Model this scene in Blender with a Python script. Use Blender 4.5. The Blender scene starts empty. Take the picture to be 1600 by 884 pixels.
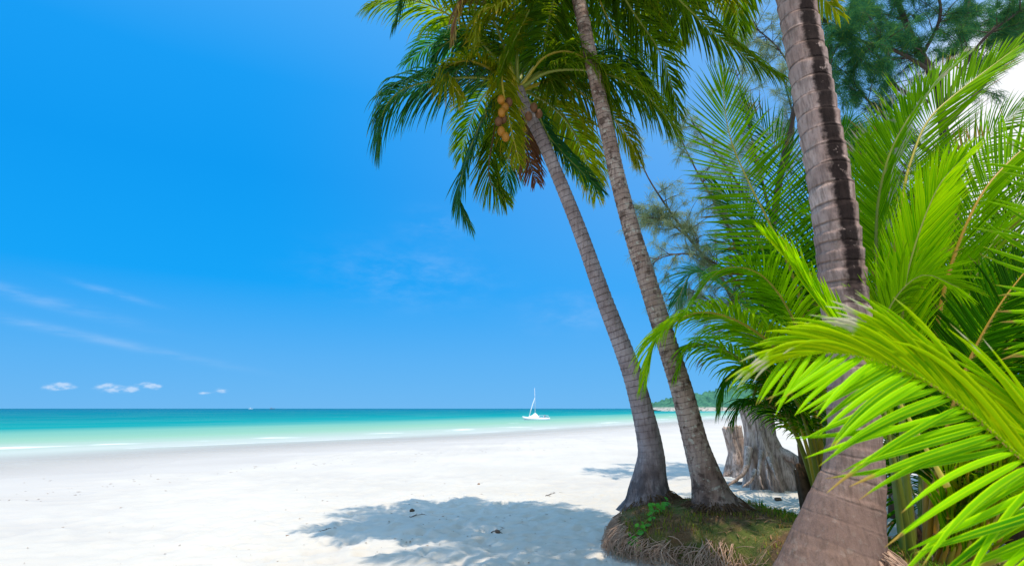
import bpy, math, random
import numpy as np
from mathutils import noise as mnoise, Vector

SC = bpy.context.scene
C = SC.collection
R = math.radians
rng = np.random.default_rng(7)
random.seed(7)

# ------------------------------------------------------------------ camera
F = 889.0; PITCH = R(12.43); CH = 1.6
cs, sn = math.cos(PITCH), math.sin(PITCH)
cam = bpy.data.cameras.new("camera")
cam.lens = 20.0; cam.sensor_width = 36.0
cam.clip_start = 0.05; cam.clip_end = 60000
cam.dof.use_dof = True; cam.dof.focus_distance = 7.0; cam.dof.aperture_fstop = 2.6
camo = bpy.data.objects.new("camera", cam); C.objects.link(camo)
camo.location = (0, 0, CH); camo.rotation_euler = (R(90) + PITCH, 0, 0)
SC.camera = camo

# ------------------------------------------------------------------ light
SUNV = Vector((0.15, -0.25, 0.95)).normalized()
elev = math.asin(SUNV.z); azim = math.atan2(SUNV.x, SUNV.y)
sun = bpy.data.lights.new("sun", 'SUN'); sun.energy = 3.5; sun.angle = R(0.53); sun.color = (1.0, 0.90, 0.76)
suno = bpy.data.objects.new("sun", sun); C.objects.link(suno)
suno.rotation_euler = SUNV.to_track_quat('Z', 'Y').to_euler()
SC.view_settings.view_transform = 'Standard'; SC.view_settings.look = 'None'
SC.view_settings.exposure = 0.35; SC.view_settings.gamma = 1.0
SC.view_settings.use_curve_mapping = False
SC.cycles.max_bounces = 8; SC.cycles.transparent_max_bounces = 12
SC.cycles.transmission_bounces = 6; SC.cycles.diffuse_bounces = 4

def P(px, py, Y):
    u = (px - 800) / F; v = (py - 442) / F
    k = Y / (cs + v * sn)
    return Vector((u * k, Y, CH + (sn - v * cs) * k))
def G(px, py, z=0.0):
    u = (px - 800) / F; v = (py - 442) / F
    k = (z - CH) / (sn - v * cs)
    return Vector((u * k, (cs + v * sn) * k, z))
def pxm(px, Y, py=442):                       # metres for a pixel length at depth Y
    v = (py - 442) / F
    return px / F * Y / (cs + v * sn)
def ang(px, py):
    u = (px - 800) / F; v = (py - 442) / F
    d = Vector((u, cs + v * sn, sn - v * cs)).normalized()
    return math.atan2(d.x, d.y), math.asin(d.z)

# ------------------------------------------------------------------ node helpers
class NT:
    def __init__(s, tree): s.t = tree; s.n = tree.nodes; s.l = tree.links
    def new(s, kind, **kw):
        n = s.n.new(kind)
        for k, v in kw.items(): setattr(n, k, v)
        return n
    def put(s, sock, v):
        if v is None: return
        if isinstance(v, bpy.types.NodeSocket): s.l.new(v, sock)
        else: sock.default_value = v
    def m(s, op, a, b=None, c=None, clamp=False):
        n = s.new('ShaderNodeMath', operation=op); n.use_clamp = clamp
        s.put(n.inputs[0], a); s.put(n.inputs[1], b); s.put(n.inputs[2], c)
        return n.outputs[0]
    def ss(s, x, a, b, lo=0.0, hi=1.0):
        n = s.new('ShaderNodeMapRange', interpolation_type='SMOOTHSTEP')
        s.put(n.inputs[0], x); n.inputs[1].default_value = a; n.inputs[2].default_value = b
        n.inputs[3].default_value = lo; n.inputs[4].default_value = hi
        return n.outputs[0]
    def mix(s, f, a, b, mode='MIX'):
        n = s.new('ShaderNodeMix', data_type='RGBA', blend_type=mode)
        s.put(n.inputs['Factor'], f)
        for k, v in (('A', a), ('B', b)):
            sock = [i for i in n.inputs if i.name == k and i.type == 'RGBA'][0]
            s.put(sock, v if isinstance(v, bpy.types.NodeSocket) else (*v[:3], 1.0))
        return [o for o in n.outputs if o.type == 'RGBA'][0]
    def noise(s, vec, scale, detail=3.0, rough=0.55, dist=0.0):
        n = s.new('ShaderNodeTexNoise'); s.put(n.inputs['Vector'], vec)
        n.inputs['Scale'].default_value = scale; n.inputs['Detail'].default_value = detail
        n.inputs['Roughness'].default_value = rough; n.inputs['Distortion'].default_value = dist
        return n.outputs['Fac']
    def xyz(s, v):
        n = s.new('ShaderNodeSeparateXYZ'); s.put(n.inputs[0], v); return n.outputs
    def comb(s, x, y, z=0.0):
        n = s.new('ShaderNodeCombineXYZ'); s.put(n.inputs[0], x); s.put(n.inputs[1], y); s.put(n.inputs[2], z)
        return n.outputs[0]
    def scale(s, v, sc):
        n = s.new('ShaderNodeVectorMath', operation='MULTIPLY'); s.put(n.inputs[0], v); n.inputs[1].default_value = sc
        return n.outputs[0]
    def ramp(s, f, stops, interp='LINEAR'):
        n = s.new('ShaderNodeValToRGB'); s.put(n.inputs[0], f); e = n.color_ramp.elements
        n.color_ramp.interpolation = interp
        while len(e) < len(stops): e.new(0.5)
        for k, (p, c) in enumerate(stops):
            e[k].position = p; e[k].color = (*c[:3], 1.0)
        return n.outputs[0]
    def bump(s, h, strength, dist=0.02):
        n = s.new('ShaderNodeBump'); s.put(n.inputs['Height'], h)
        n.inputs['Strength'].default_value = strength; n.inputs['Distance'].default_value = dist
        return n.outputs[0]

def mat(name):
    m = bpy.data.materials.new(name); m.use_nodes = True
    t = NT(m.node_tree)
    for n in list(t.n): t.n.remove(n)
    out = t.new('ShaderNodeOutputMaterial')
    return m, t, out
def principled(t, col, rough=0.7, spec=0.3, normal=None):
    n = t.new('ShaderNodeBsdfPrincipled')
    t.put(n.inputs['Base Color'], col if isinstance(col, bpy.types.NodeSocket) else (*col[:3], 1))
    t.put(n.inputs['Roughness'], rough); n.inputs['Specular IOR Level'].default_value = spec
    if normal is not None: t.put(n.inputs['Normal'], normal)
    return n.outputs[0]
def plain(name, col, rough=0.6, spec=0.3, var=0.15, sc=12.0):
    m, t, out = mat(name)
    tc = t.new('ShaderNodeTexCoord')
    f = t.noise(tc.outputs['Object'], sc, 4)
    c = t.mix(f, [x * (1 - var) for x in col], [min(1, x * (1 + var)) for x in col])
    t.l.new(principled(t, c, rough, spec), out.inputs[0]); return m

# ------------------------------------------------------------------ sky
w = bpy.data.worlds.new("World"); SC.world = w; w.use_nodes = True
t = NT(w.node_tree)
for n in list(t.n): t.n.remove(n)
wo = t.new('ShaderNodeOutputWorld'); bg = t.new('ShaderNodeBackground')
sky = t.new('ShaderNodeTexSky', sky_type='NISHITA')
sky.sun_disc = False; sky.sun_elevation = elev; sky.sun_rotation = azim
sky.altitude = 0; sky.air_density = 1.0; sky.dust_density = 0.1; sky.ozone_density = 3.0
tc = t.new('ShaderNodeTexCoord'); dirv = tc.outputs['Generated']
X, Yy, Z = t.xyz(dirv)
az = t.m('ARCTAN2', X, Yy); el = t.m('ARCSINE', Z)
elr = t.m('DIVIDE', el, R(90))
K_ = 10.0 / 1.275
air = t.ramp(elr, [(0.0, (.135, .475, .90)), (0.05, (.09, .44, .92)), (0.13, (.0, .37, .95)), (0.24, (.0, .33, .91)), (0.33, (.006, .345, .93)), (0.45, (.07, .42, .98)), (0.62, (.72, 1.55, 2.6)), (1.0, (1.25, 2.2, 3.3))])  # highest stops lie out of view, overbrightened to fill the shadows
sunside = t.m('MULTIPLY', t.ss(X, -0.45, 0.75), t.ss(Z, -0.05, 0.55))
air = t.mix(t.m('MULTIPLY', sunside, 0.75), air, (.27, .53, .94))
air = t.mix(1.0, air, (K_, K_, K_), 'MULTIPLY')
skyc = t.mix(0.97, sky.outputs[0], air)
D1 = 1 / F
def blob(px, py, wx, wy, rot=0.0):
    a, e = ang(px, py)
    da = t.m('SUBTRACT', az, a); de = t.m('SUBTRACT', el, e)
    if rot:
        cr, sr = math.cos(rot), math.sin(rot)
        da, de = (t.m('ADD', t.m('MULTIPLY', da, cr), t.m('MULTIPLY', de, sr)),
                  t.m('SUBTRACT', t.m('MULTIPLY', de, cr), t.m('MULTIPLY', da, sr)))
    wx, wy = wx * (0.8 if wy < 12 * D1 and not rot else 1), wy * (0.75 if wy < 12 * D1 and not rot else 1)
    q = t.m('ADD', t.m('POWER', t.m('ABSOLUTE', t.m('DIVIDE', da, wx)), 2.0), t.m('POWER', t.m('ABSOLUTE', t.m('DIVIDE', de, wy)), 2.0))
    return t.m('EXPONENT', t.m('MULTIPLY', q, -1.0))
def total(xs):
    a = xs[0]
    for b in xs[1:]: a = t.m('ADD', a, b)
    return a
cum = total([blob(88, 605, 30*D1*.75, 6*D1), blob(100, 601, 12*D1, 5*D1), blob(180, 608, 34*D1*.7, 7*D1), blob(165, 602, 14*D1, 5*D1), blob(208, 609, 9*D1, 5*D1),
             blob(228, 601, 14*D1, 5*D1), blob(243, 604, 10*D1, 5*D1), blob(318, 614, 9*D1, 3*D1), blob(345, 610, 13*D1, 5*D1)])
nv = t.comb(t.m('MULTIPLY', az, 60.0), t.m('MULTIPLY', el, 130.0), 0.0)
cn = t.noise(nv, 1.5, 3, 0.55)
cumf = t.m('MULTIPLY', t.ss(t.m('MULTIPLY', t.m('MINIMUM', cum, 1.0), t.m('SUBTRACT', t.m('MULTIPLY', cn, 2.2), 0.35)), 0.20, 1.05), 0.36)
cirm = total([blob(40, 463, 95*D1, 7*D1, -0.20), blob(175, 457, 40*D1, 4*D1, -0.22), blob(120, 522, 150*D1, 5*D1, -0.18)])
cir = t.m('MULTIPLY', t.m('MULTIPLY', cirm, t.ss(t.noise(t.comb(t.m('MULTIPLY', az, 14.0), t.m('MULTIPLY', el, 70.0)), 1.0, 5, 0.6), 0.25, 0.75)), 0.13)
softm = total([blob(890, 488, 60*D1, 26*D1), blob(640, 430, 110*D1, 40*D1), blob(680, 350, 40*D1, 20*D1)])
soft = t.m('MULTIPLY', t.m('MULTIPLY', softm, t.ss(t.noise(t.comb(t.m('MULTIPLY', az, 9.0), t.m('MULTIPLY', el, 22.0)), 1.0, 5, 0.65), 0.35, 0.8)), 0.13)
bigm = total([blob(1620, 130, 130*D1, 100*D1), blob(1750, 300, 220*D1, 160*D1)])
bigm = t.m('ADD', bigm, t.m('MULTIPLY', t.ss(Yy, 0.05, -0.35), 0.85))       # unseen cloud added behind the camera as soft fill light
big = t.m('MULTIPLY', t.ss(t.m('MULTIPLY', bigm, t.m('ADD', t.noise(t.comb(t.m('MULTIPLY', az, 5.0), t.m('MULTIPLY', el, 7.0)), 1.0, 6, 0.6), 0.35)), 0.15, 0.95), 0.95)
cl = t.m('ADD', t.m('ADD', cumf, cir), soft)
cl = t.m('MINIMUM', t.m('MAXIMUM', cl, big), 1.0)
fin = t.mix(cl, skyc, t.mix(t.ss(Yy, 0.0, -0.3), (8.4, 8.4, 8.5), (5.6, 7.2, 9.0)))
t.l.new(fin, bg.inputs[0]); bg.inputs[1].default_value = 0.10
t.l.new(bg.outputs[0], wo.inputs[0])

# ------------------------------------------------------------------ object helpers
def thing(name, label, cat, loc=(0, 0, 0), group=None):
    o = bpy.data.objects.new(name, None); C.objects.link(o); o.location = loc
    o.empty_display_size = 0.2
    o['label'] = label; o['category'] = cat
    if group: o['group'] = group
    return o
def root_loc(o):
    l = Vector((0, 0, 0))
    while o is not None: l += o.location; o = o.parent
    return l
def mesh(name, V, Fc, m, parent=None, uv=None, smooth=True, base=None, cross=None):
    """vertices are world positions; made local to the parent (or to base)"""
    V = np.asarray(V, dtype=np.float64)
    off = root_loc(parent) if parent is not None else (Vector(base) if base is not None else Vector((0, 0, 0)))
    me = bpy.data.meshes.new(name)
    V2 = V - np.array(off)
    if isinstance(Fc, np.ndarray):
        nf, k = Fc.shape
        me.vertices.add(len(V2)); me.vertices.foreach_set('co', V2.astype(np.float32).ravel())
        me.loops.add(nf * k); me.loops.foreach_set('vertex_index', Fc.astype(np.int32).ravel())
        me.polygons.add(nf); me.polygons.foreach_set('loop_start', np.arange(0, nf * k, k, dtype=np.int32))
        me.update(calc_edges=True); me.validate()
    else:
        me.from_pydata([tuple(v) for v in V2], [], [tuple(f) for f in Fc]); me.update()
    if uv is not None:
        uv = np.asarray(uv, dtype=np.float32)
        lay = me.uv_layers.new(name='UVMap')
        idx = np.empty(len(me.loops), dtype=np.int32); me.loops.foreach_get('vertex_index', idx)
        lay.data.foreach_set('uv', uv[idx].ravel())
    if cross is not None:
        at = me.attributes.new('cross', 'FLOAT', 'POINT'); at.data.foreach_set('value', np.asarray(cross, dtype=np.float32))
    if smooth: me.polygons.foreach_set('use_smooth', np.ones(len(me.polygons), dtype=bool))
    me.materials.append(m)
    o = bpy.data.objects.new(name, me); C.objects.link(o)
    if parent is not None: o.parent = parent
    else: o.location = off
    return o
def tag(o, label, cat, group=None):
    o['label'] = label; o['category'] = cat
    if group: o['group'] = group
    return o
class Acc:
    """collects shapes for ONE mesh"""
    def __init__(s): s.V = []; s.F = []; s.U = []
    def add(s, V, Fc, U=None):
        b = len(s.V); s.V.extend([tuple(v) for v in V]); s.F.extend([tuple(i + b for i in f) for f in Fc])
        s.U.extend(U if U is not None else [(0, 0)] * len(V))
    def build(s, name, m, parent=None, smooth=True, base=None):
        return mesh(name, s.V, s.F, m, parent, s.U, smooth, base)

def catmull(ctrl, M=48):
    c = [np.array(p, dtype=float) for p in ctrl]
    c = [2 * c[0] - c[1]] + c + [2 * c[-1] - c[-2]]
    out = []
    for i in range(1, len(c) - 2):
        p0, p1, p2, p3 = c[i - 1:i + 3]
        for k in range(16):
            q = k / 16
            out.append(0.5 * ((2 * p1) + (-p0 + p2) * q + (2 * p0 - 5 * p1 + 4 * p2 - p3) * q * q + (-p0 + 3 * p1 - 3 * p2 + p3) * q ** 3))
    out.append(c[-2]); out = np.array(out)
    d = np.r_[0, np.cumsum(np.linalg.norm(np.diff(out, axis=0), axis=1))]
    s = np.linspace(0, d[-1], M)
    return np.stack([np.interp(s, d, out[:, k]) for k in range(3)], 1), d[-1]
def nrm(a):
    return a / np.maximum(np.linalg.norm(a, axis=-1, keepdims=True), 1e-9)
def frames(P_, hint=(0, 0, 1), mid=0.5):
    T = nrm(np.gradient(P_, axis=0)); n = len(P_); k = int(mid * (n - 1))
    h = np.array(hint, float); N = np.zeros_like(P_)
    v = h - T[k] * (h @ T[k])
    if np.linalg.norm(v) < 1e-3: v = np.cross(T[k], (1, 0, 0.1))
    N[k] = nrm(v)
    for rngk in (range(k + 1, n), range(k - 1, -1, -1)):
        prev = k
        for i in rngk:
            v = N[prev] - T[i] * (N[prev] @ T[i]); N[i] = nrm(v); prev = i
    return T, N
def tube(pts, rad, seg=8, cap=True, hint=(0, -1, 0.05)):
    pts = np.asarray(pts, float); n = len(pts)
    rad = np.broadcast_to(np.asarray(rad, float), (n,))
    T, N = frames(pts, hint); B = np.cross(T, N)
    a = np.linspace(0, 2 * np.pi, seg, endpoint=False)
    V = (pts[:, None, :] + rad[:, None, None] * (np.cos(a)[None, :, None] * N[:, None, :] + np.sin(a)[None, :, None] * B[:, None, :])).reshape(-1, 3)
    Fc = []
    for i in range(n - 1):
        for j in range(seg):
            Fc.append((i * seg + j, i * seg + (j + 1) % seg, (i + 1) * seg + (j + 1) % seg, (i + 1) * seg + j))
    if cap:
        Fc.append(tuple(range(seg))[::-1]); Fc.append(tuple((n - 1) * seg + j for j in range(seg)))
    L = np.r_[0, np.cumsum(np.linalg.norm(np.diff(pts, axis=0), axis=1))]
    U = [(j / seg, L[i]) for i in range(n) for j in range(seg)]
    return V, Fc, U
def fbm(x, y, z=0.0, o=4):
    return mnoise.fractal((x, y, z), 0.9, 2.0, o)

# ------------------------------------------------------------------ materials
def leaf_mat(name, a, b, tip, trans, tip0=0.80, dry=None, dryamt=0.0, gloss=0.22, tfac=0.45):
    m, t, out = mat(name)
    uvn = t.new('ShaderNodeUVMap'); U, Vv, _ = t.xyz(uvn.outputs[0])
    oi = t.new('ShaderNodeObjectInfo')
    tcn = t.new('ShaderNodeTexCoord')
    big = t.noise(tcn.outputs['Object'], 2.2, 3)
    f = t.m('ADD', t.m('MULTIPLY', Vv, 0.55), t.m('MULTIPLY', big, 0.45), clamp=True)
    f = t.ss(f, 0.22, 0.80)
    col = t.mix(f, a, b)
    tr = t.mix(f, [x * 0.85 for x in trans], trans)
    atn = t.new('ShaderNodeAttribute'); atn.attribute_name = 'cross'
    rib = t.m('MULTIPLY', t.ss(atn.outputs['Fac'], 0.80, 1.0), 0.55); edg = t.m('MULTIPLY', t.ss(atn.outputs['Fac'], 0.30, 0.05), 0.6)
    lt = [min(.8, b[0] * 2.6 + .03), min(.8, b[1] * 1.8 + .02), b[2] * 1.3]
    col = t.mix(rib, col, lt); col = t.mix(edg, col, lt)  # pale midrib, plus lit edge highlights painted into the leaf colour
    tipf = t.m('ADD', U, t.m('MULTIPLY', t.m('SUBTRACT', t.m('FRACT', t.m('MULTIPLY', Vv, 37.0)), 0.75), 0.30))
    tipf = t.ss(tipf, tip0, tip0 + 0.16)
    col = t.mix(tipf, col, tip); tr = t.mix(tipf, tr, tip)
    if dry is not None:
        dn = t.noise(tcn.outputs['Object'], 3.5, 4, 0.6)
        df = t.m('MULTIPLY', t.ss(t.m('ADD', dn, t.m('MULTIPLY', U, 0.28)), 0.78 - dryamt, 0.86 - dryamt), 0.95)
        col = t.mix(df, col, dry); tr = t.mix(df, tr, [x * 0.6 for x in dry])
    val = t.m('ADD', 0.80, t.m('MULTIPLY', oi.outputs['Random'], 0.40))
    h1 = t.new('ShaderNodeHueSaturation'); t.put(h1.inputs['Color'], col); t.put(h1.inputs['Value'], val)
    h2 = t.new('ShaderNodeHueSaturation'); t.put(h2.inputs['Color'], tr); t.put(h2.inputs['Value'], val)
    bs = principled(t, h1.outputs[0], 0.42, gloss)
    tl = t.new('ShaderNodeBsdfTranslucent'); t.l.new(h2.outputs[0], tl.inputs[0])
    mx = t.new('ShaderNodeMixShader'); mx.inputs[0].default_value = tfac
    t.l.new(bs, mx.inputs[1]); t.l.new(tl.outputs[0], mx.inputs[2]); t.l.new(mx.outputs[0], out.inputs[0])
    return m
DRYC = (0.62, 0.56, 0.42)
YTIP = (0.42, 0.27, 0.03)
M_young = leaf_mat('young_leaf', (0.022, 0.145, 0.001), (0.22, 0.48, 0.001), YTIP, (0.38, 0.80, 0.001), 0.90, (0.36, 0.22, 0.05), 0.0, gloss=0.03, tfac=0.36)
M_youngdry = leaf_mat('young_leaf_scorched', (0.05, 0.22, 0.001), (0.20, 0.44, 0.002), (0.72, 0.64, 0.48), (0.32, 0.76, 0.002), 0.76, DRYC, 0.06, gloss=0.025, tfac=0.36)
M_bright = leaf_mat('bright_leaf', (0.07, 0.30, 0.001), (0.36, 0.60, 0.001), (0.60, 0.42, 0.05), (0.44, 0.84, 0.001), 0.90, gloss=0.025, tfac=0.36)
M_deep = leaf_mat('painted_shade_leaf', (0.003, 0.034, 0.001), (0.026, 0.14, 0.001), (0.2, 0.17, 0.03), (0.10, 0.40, 0.001), 0.90, (0.24, 0.15, 0.05), 0.0, gloss=0.02, tfac=0.28)  # darkened leaf copy, thicket shade painted into its green
M_mature = leaf_mat('mature_leaf', (0.010, 0.045, 0.006), (0.045, 0.11, 0.005), (0.34, 0.30, 0.02), (0.36, 0.54, 0.003), 0.80, gloss=0.05, tfac=0.48)
M_bluegreen = leaf_mat('glossy_mature_leaf', (0.006, 0.055, 0.030), (0.022, 0.11, 0.028), (0.28, 0.30, 0.04), (0.10, 0.42, 0.03), 0.86, gloss=0.16, tfac=0.36)
M_yellow = leaf_mat('yellowing_leaf', (0.05, 0.12, 0.004), (0.20, 0.24, 0.006), (0.55, 0.38, 0.02), (0.55, 0.58, 0.005), 0.76, gloss=0.04)
M_dead = leaf_mat('dead_leaf', (0.12, 0.055, 0.035), (0.24, 0.12, 0.06), (0.36, 0.2, 0.1), (0.18, 0.08, 0.04), 0.8, tfac=0.3, gloss=0.1)
M_purple = leaf_mat('withering_leaf', (0.17, 0.065, 0.06), (0.28, 0.22, 0.03), (0.48, 0.36, 0.08), (0.30, 0.16, 0.04), 0.66, tfac=0.35, gloss=0.12)
M_rachisY = plain('yellow_rachis', (0.46, 0.36, 0.035), 0.4, 0.4, 0.2, 6)
M_rachisG = plain('green_rachis', (0.22, 0.25, 0.03), 0.4, 0.4, 0.25, 6)
M_rachisO = plain('orange_rachis', (0.50, 0.27, 0.03), 0.4, 0.4, 0.25, 6)
M_rachisB = plain('brown_rachis', (0.16, 0.10, 0.05), 0.7, 0.2, 0.3, 6)

def trunk_mat(name, c1, c2, dark, ring, period, stain=None, lichen=0.0, basedark=0.0, grain=0.0):
    m, t, out = mat(name)
    uvn = t.new('ShaderNodeUVMap'); U, Vv, _ = t.xyz(uvn.outputs[0])
    tcn = t.new('ShaderNodeTexCoord'); ob = tcn.outputs['Object']
    n1 = t.noise(ob, 3.0, 5, 0.6); n2 = t.noise(t.scale(ob, (30, 30, 6)), 1.0, 4, 0.6); n3 = t.noise(ob, 14.0, 5, 0.65)
    col = t.mix(t.ss(n1, 0.3, 0.7), c1, c2)
    col = t.mix(t.m('MULTIPLY', t.ss(n2, 0.45, 0.7), 0.5), col, dark)
    ph = t.m('FRACT', t.m('DIVIDE', t.m('ADD', Vv, t.m('MULTIPLY', t.m('SUBTRACT', n1, 0.5), 0.05)), period))
    line = t.m('MULTIPLY', t.m('MULTIPLY', t.ss(t.m('ABSOLUTE', t.m('SUBTRACT', ph, 0.5)), 0.40, 0.5), t.ss(n3, 0.25, 0.6)), t.ss(Vv, -0.2, 2.0))
    if stain: col = t.mix(t.m('MULTIPLY', t.ss(Vv, 2.2, 0.3), 0.80), col, (0.19, 0.11, 0.078))  # crown shade on the lower trunk, painted in as brown
    if grain:
        gn = t.noise(t.scale(ob, (26, 26, 4.0)), 1.0, 5, 0.65)
        col = t.mix(t.m('MULTIPLY', t.ss(gn, 0.48, 0.62), grain), col, dark)
    col = t.mix(t.m('MULTIPLY', line, ring), col, dark)
    if stain:
        wn_ = t.new('ShaderNodeTexWhiteNoise', noise_dimensions='1D'); t.put(wn_.inputs['W'], t.m('FLOOR', t.m('ADD', t.m('DIVIDE', t.m('ADD', Vv, t.m('MULTIPLY', t.m('SUBTRACT', n1, 0.5), 0.05)), period), 0.0)))
        col = t.mix(t.m('MULTIPLY', wn_.outputs['Value'], 0.42), col, (0.17, 0.11, 0.095))
    if lichen:
        col = t.mix(t.m('MULTIPLY', t.ss(n3, 0.56, 0.64), lichen), col, (0.50, 0.46, 0.38))
        col = t.mix(t.m('MULTIPLY', t.ss(t.noise(ob, 9.0, 5, 0.6), 0.52, 0.62), lichen), col, dark)
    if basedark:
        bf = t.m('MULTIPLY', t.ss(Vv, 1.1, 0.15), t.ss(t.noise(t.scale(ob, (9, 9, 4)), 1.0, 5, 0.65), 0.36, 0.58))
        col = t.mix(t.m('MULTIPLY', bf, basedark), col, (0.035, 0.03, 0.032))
    if stain:
        u0, v0, v1 = stain
        cen = t.m('ADD', u0, t.m('MULTIPLY', t.m('SUBTRACT', t.noise(t.comb(0.0, t.m('MULTIPLY', Vv, 0.9)), 1.0, 3), 0.5), 0.10))
        wd = t.m('ADD', 0.025, t.m('MULTIPLY', t.noise(t.comb(3.0, t.m('MULTIPLY', Vv, 2.2)), 1.0, 4), 0.085))
        dd = t.m('ADD', t.m('SUBTRACT', t.m('ABSOLUTE', t.m('SUBTRACT', U, cen)), wd), t.m('MULTIPLY', t.m('SUBTRACT', n3, 0.5), 0.10))
        sf = t.ss(dd, 0.022, -0.026)
        sf = t.m('MULTIPLY', sf, t.m('MULTIPLY', t.ss(Vv, v0, v0 + 0.8), t.ss(n3, 0.70, 0.62)))
        col = t.mix(t.m('MULTIPLY', sf, 0.94), col, (0.008, 0.005, 0.005))
    hgt = t.m('ADD', t.m('MULTIPLY', n2, 0.6), t.m('ADD', t.m('MULTIPLY', n3, 0.6), t.m('MULTIPLY', line, -0.8)))
    t.l.new(principled(t, col, 0.9, 0.06, t.bump(hgt, 0.7, 0.02)), out.inputs[0])
    return m
M_trunk1 = trunk_mat('slender_trunk_bark', (0.24, 0.175, 0.165), (0.42, 0.345, 0.34), (0.09, 0.06, 0.055), 0.75, 0.085, None, 0.0, 0.72)
M_trunk2 = trunk_mat('mottled_trunk_bark', (0.25, 0.155, 0.12), (0.44, 0.325, 0.27), (0.075, 0.045, 0.035), 0.85, 0.07, None, 0.75, 0.4)
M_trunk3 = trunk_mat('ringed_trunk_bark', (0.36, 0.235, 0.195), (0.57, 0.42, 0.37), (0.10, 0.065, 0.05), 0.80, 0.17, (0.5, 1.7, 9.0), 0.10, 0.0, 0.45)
M_woodgrey = trunk_mat('weathered_stump_wood', (0.38, 0.27, 0.22), (0.58, 0.46, 0.40), (0.075, 0.05, 0.04), 0.15, 0.4, None, 0.0, 0.0, 0.6)
M_casbark = plain('casuarina_bark', (0.10, 0.075, 0.065), 0.9, 0.1, 0.35, 9)
M_fibre = plain('brown_leaf_sheath', (0.12, 0.07, 0.04), 0.95, 0.05, 0.6, 22)

# ------------------------------------------------------------------ shore layout
ZW = -0.15
SHP = [G(0, 752, ZW), G(300, 720, ZW), G(600, 697, ZW), G(900, 680, ZW), G(1130, 661, ZW)]
SY = [-60, -10, 4] + [p.y for p in SHP] + [160, 420, 900]
SX = [-48, -24, -15.5] + [p.x for p in SHP] + [78, 215, 470]
def xs_np(y): return np.interp(y, SY, SX)
def dsea_np(x, y): return (xs_np(y) - x) * 0.80

# mound outline
MP = np.array([(1.10, 7.05), (1.28, 7.75), (1.75, 8.25), (2.6, 8.30), (3.3, 8.0), (3.75, 7.1), (4.5, 6.4), (5.4, 5.6), (5.6, 4.4), (4.4, 3.6), (3.1, 3.6), (2.3, 4.0), (2.1, 4.7), (2.3, 5.4), (2.2, 5.95), (1.85, 6.22), (1.4, 6.36), (1.15, 6.65)])
def poly_sd(x, y):
    """signed distance, positive inside MP"""
    d = np.full(x.shape, 1e9); ins = np.zeros(x.shape, bool); n = len(MP)
    for i in range(n):
        a, b = MP[i], MP[(i + 1) % n]
        e = b - a; tt = np.clip(((x - a[0]) * e[0] + (y - a[1]) * e[1]) / (e @ e), 0, 1)
        d = np.minimum(d, np.hypot(x - a[0] - e[0] * tt, y - a[1] - e[1] * tt))
        cond = ((a[1] <= y) & (b[1] > y)) | ((b[1] <= y) & (a[1] > y))
        with np.errstate(divide='ignore', invalid='ignore'):
            xi = a[0] + (y - a[1]) / (b[1] - a[1] + 1e-12) * e[0]
        ins ^= cond & (x < xi)
    return np.where(ins, d, -d)
def sm(x, a, b):
    q = np.clip((x - a) / (b - a), 0, 1); return q * q * (3 - 2 * q)
def nz(x, y, sc, o=3, z=0.0):
    return np.array([fbm(a * sc, b * sc, z, o) for a, b in zip(x.ravel(), y.ravel())]).reshape(x.shape)
def mound_h(x, y):
    d = poly_sd(x, y) + 0.07 * nz(x, y, 2.3, 2, 5.0)
    right = sm(x, 2.7, 4.2)
    H = 0.45 - 0.20 * right
    h = H * (0.72 * sm(d, -0.02, 0.20) + 0.28 * sm(d, 0.1, 0.55)) + 0.03 * nz(x, y, 3.5, 3, 9.0) * sm(d, 0.0, 0.5)
    for cx, cy, rr, hh in ((1.93, 7.72, 0.5, 0.05), (2.46, 7.02, 0.5, 0.05)):
        h += hh * np.exp(-((x - cx) ** 2 + (y - cy) ** 2) / rr ** 2 * 2)
    return np.where(d > -0.10, h - 0.05 * (1 - sm(d, -0.02, 0.1)), -0.25)
def sand_base(x, y):
    d = dsea_np(x, y)
    z = np.where(d > 0, ZW - 0.012 * d, ZW + 0.15 * (1 - np.exp(d / 4.5)))
    return z

# ------------------------------------------------------------------ sand
def axis(dense0, dense1, step, lo, hi, g=1.12):
    a = list(np.arange(dense0, dense1 + 1e-6, step)); s = step
    while a[-1] < hi: s *= g; a.append(min(hi, a[-1] + s))
    s = step; b = [dense0]
    while b[-1] > lo: s *= g; b.append(max(lo, b[-1] - s))
    return np.array(b[:0:-1] + a)
gx = axis(-6.5, 5.0, 0.055, -420, 900); gy = axis(4.6, 14.0, 0.055, -40, 900)
GX, GY = np.meshgrid(gx, gy)
GZ = sand_base(GX, GY)
near = sm(dsea_np(GX, GY), 1.0, -3.5)
dist = np.hypot(GX, GY)
fine = np.zeros_like(GX); msk = dist < 60
fx, fy = GX[msk], GY[msk]
foot = nz(fx, fy, 2.6, 3, 2.0); foot2 = nz(fx, fy, 6.5, 2, 7.0); broad = nz(fx, fy, 0.25, 3, 3.0)
tread = sm(foot2, 0.12, 0.45)
fine[msk] = near[msk] * (0.036 * foot - 0.040 * tread * sm(np.hypot(fx - 0.5, fy - 8), 6.5, 3.0) + 0.05 * broad) + 0.02 * broad * (1 - near[msk])
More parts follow.
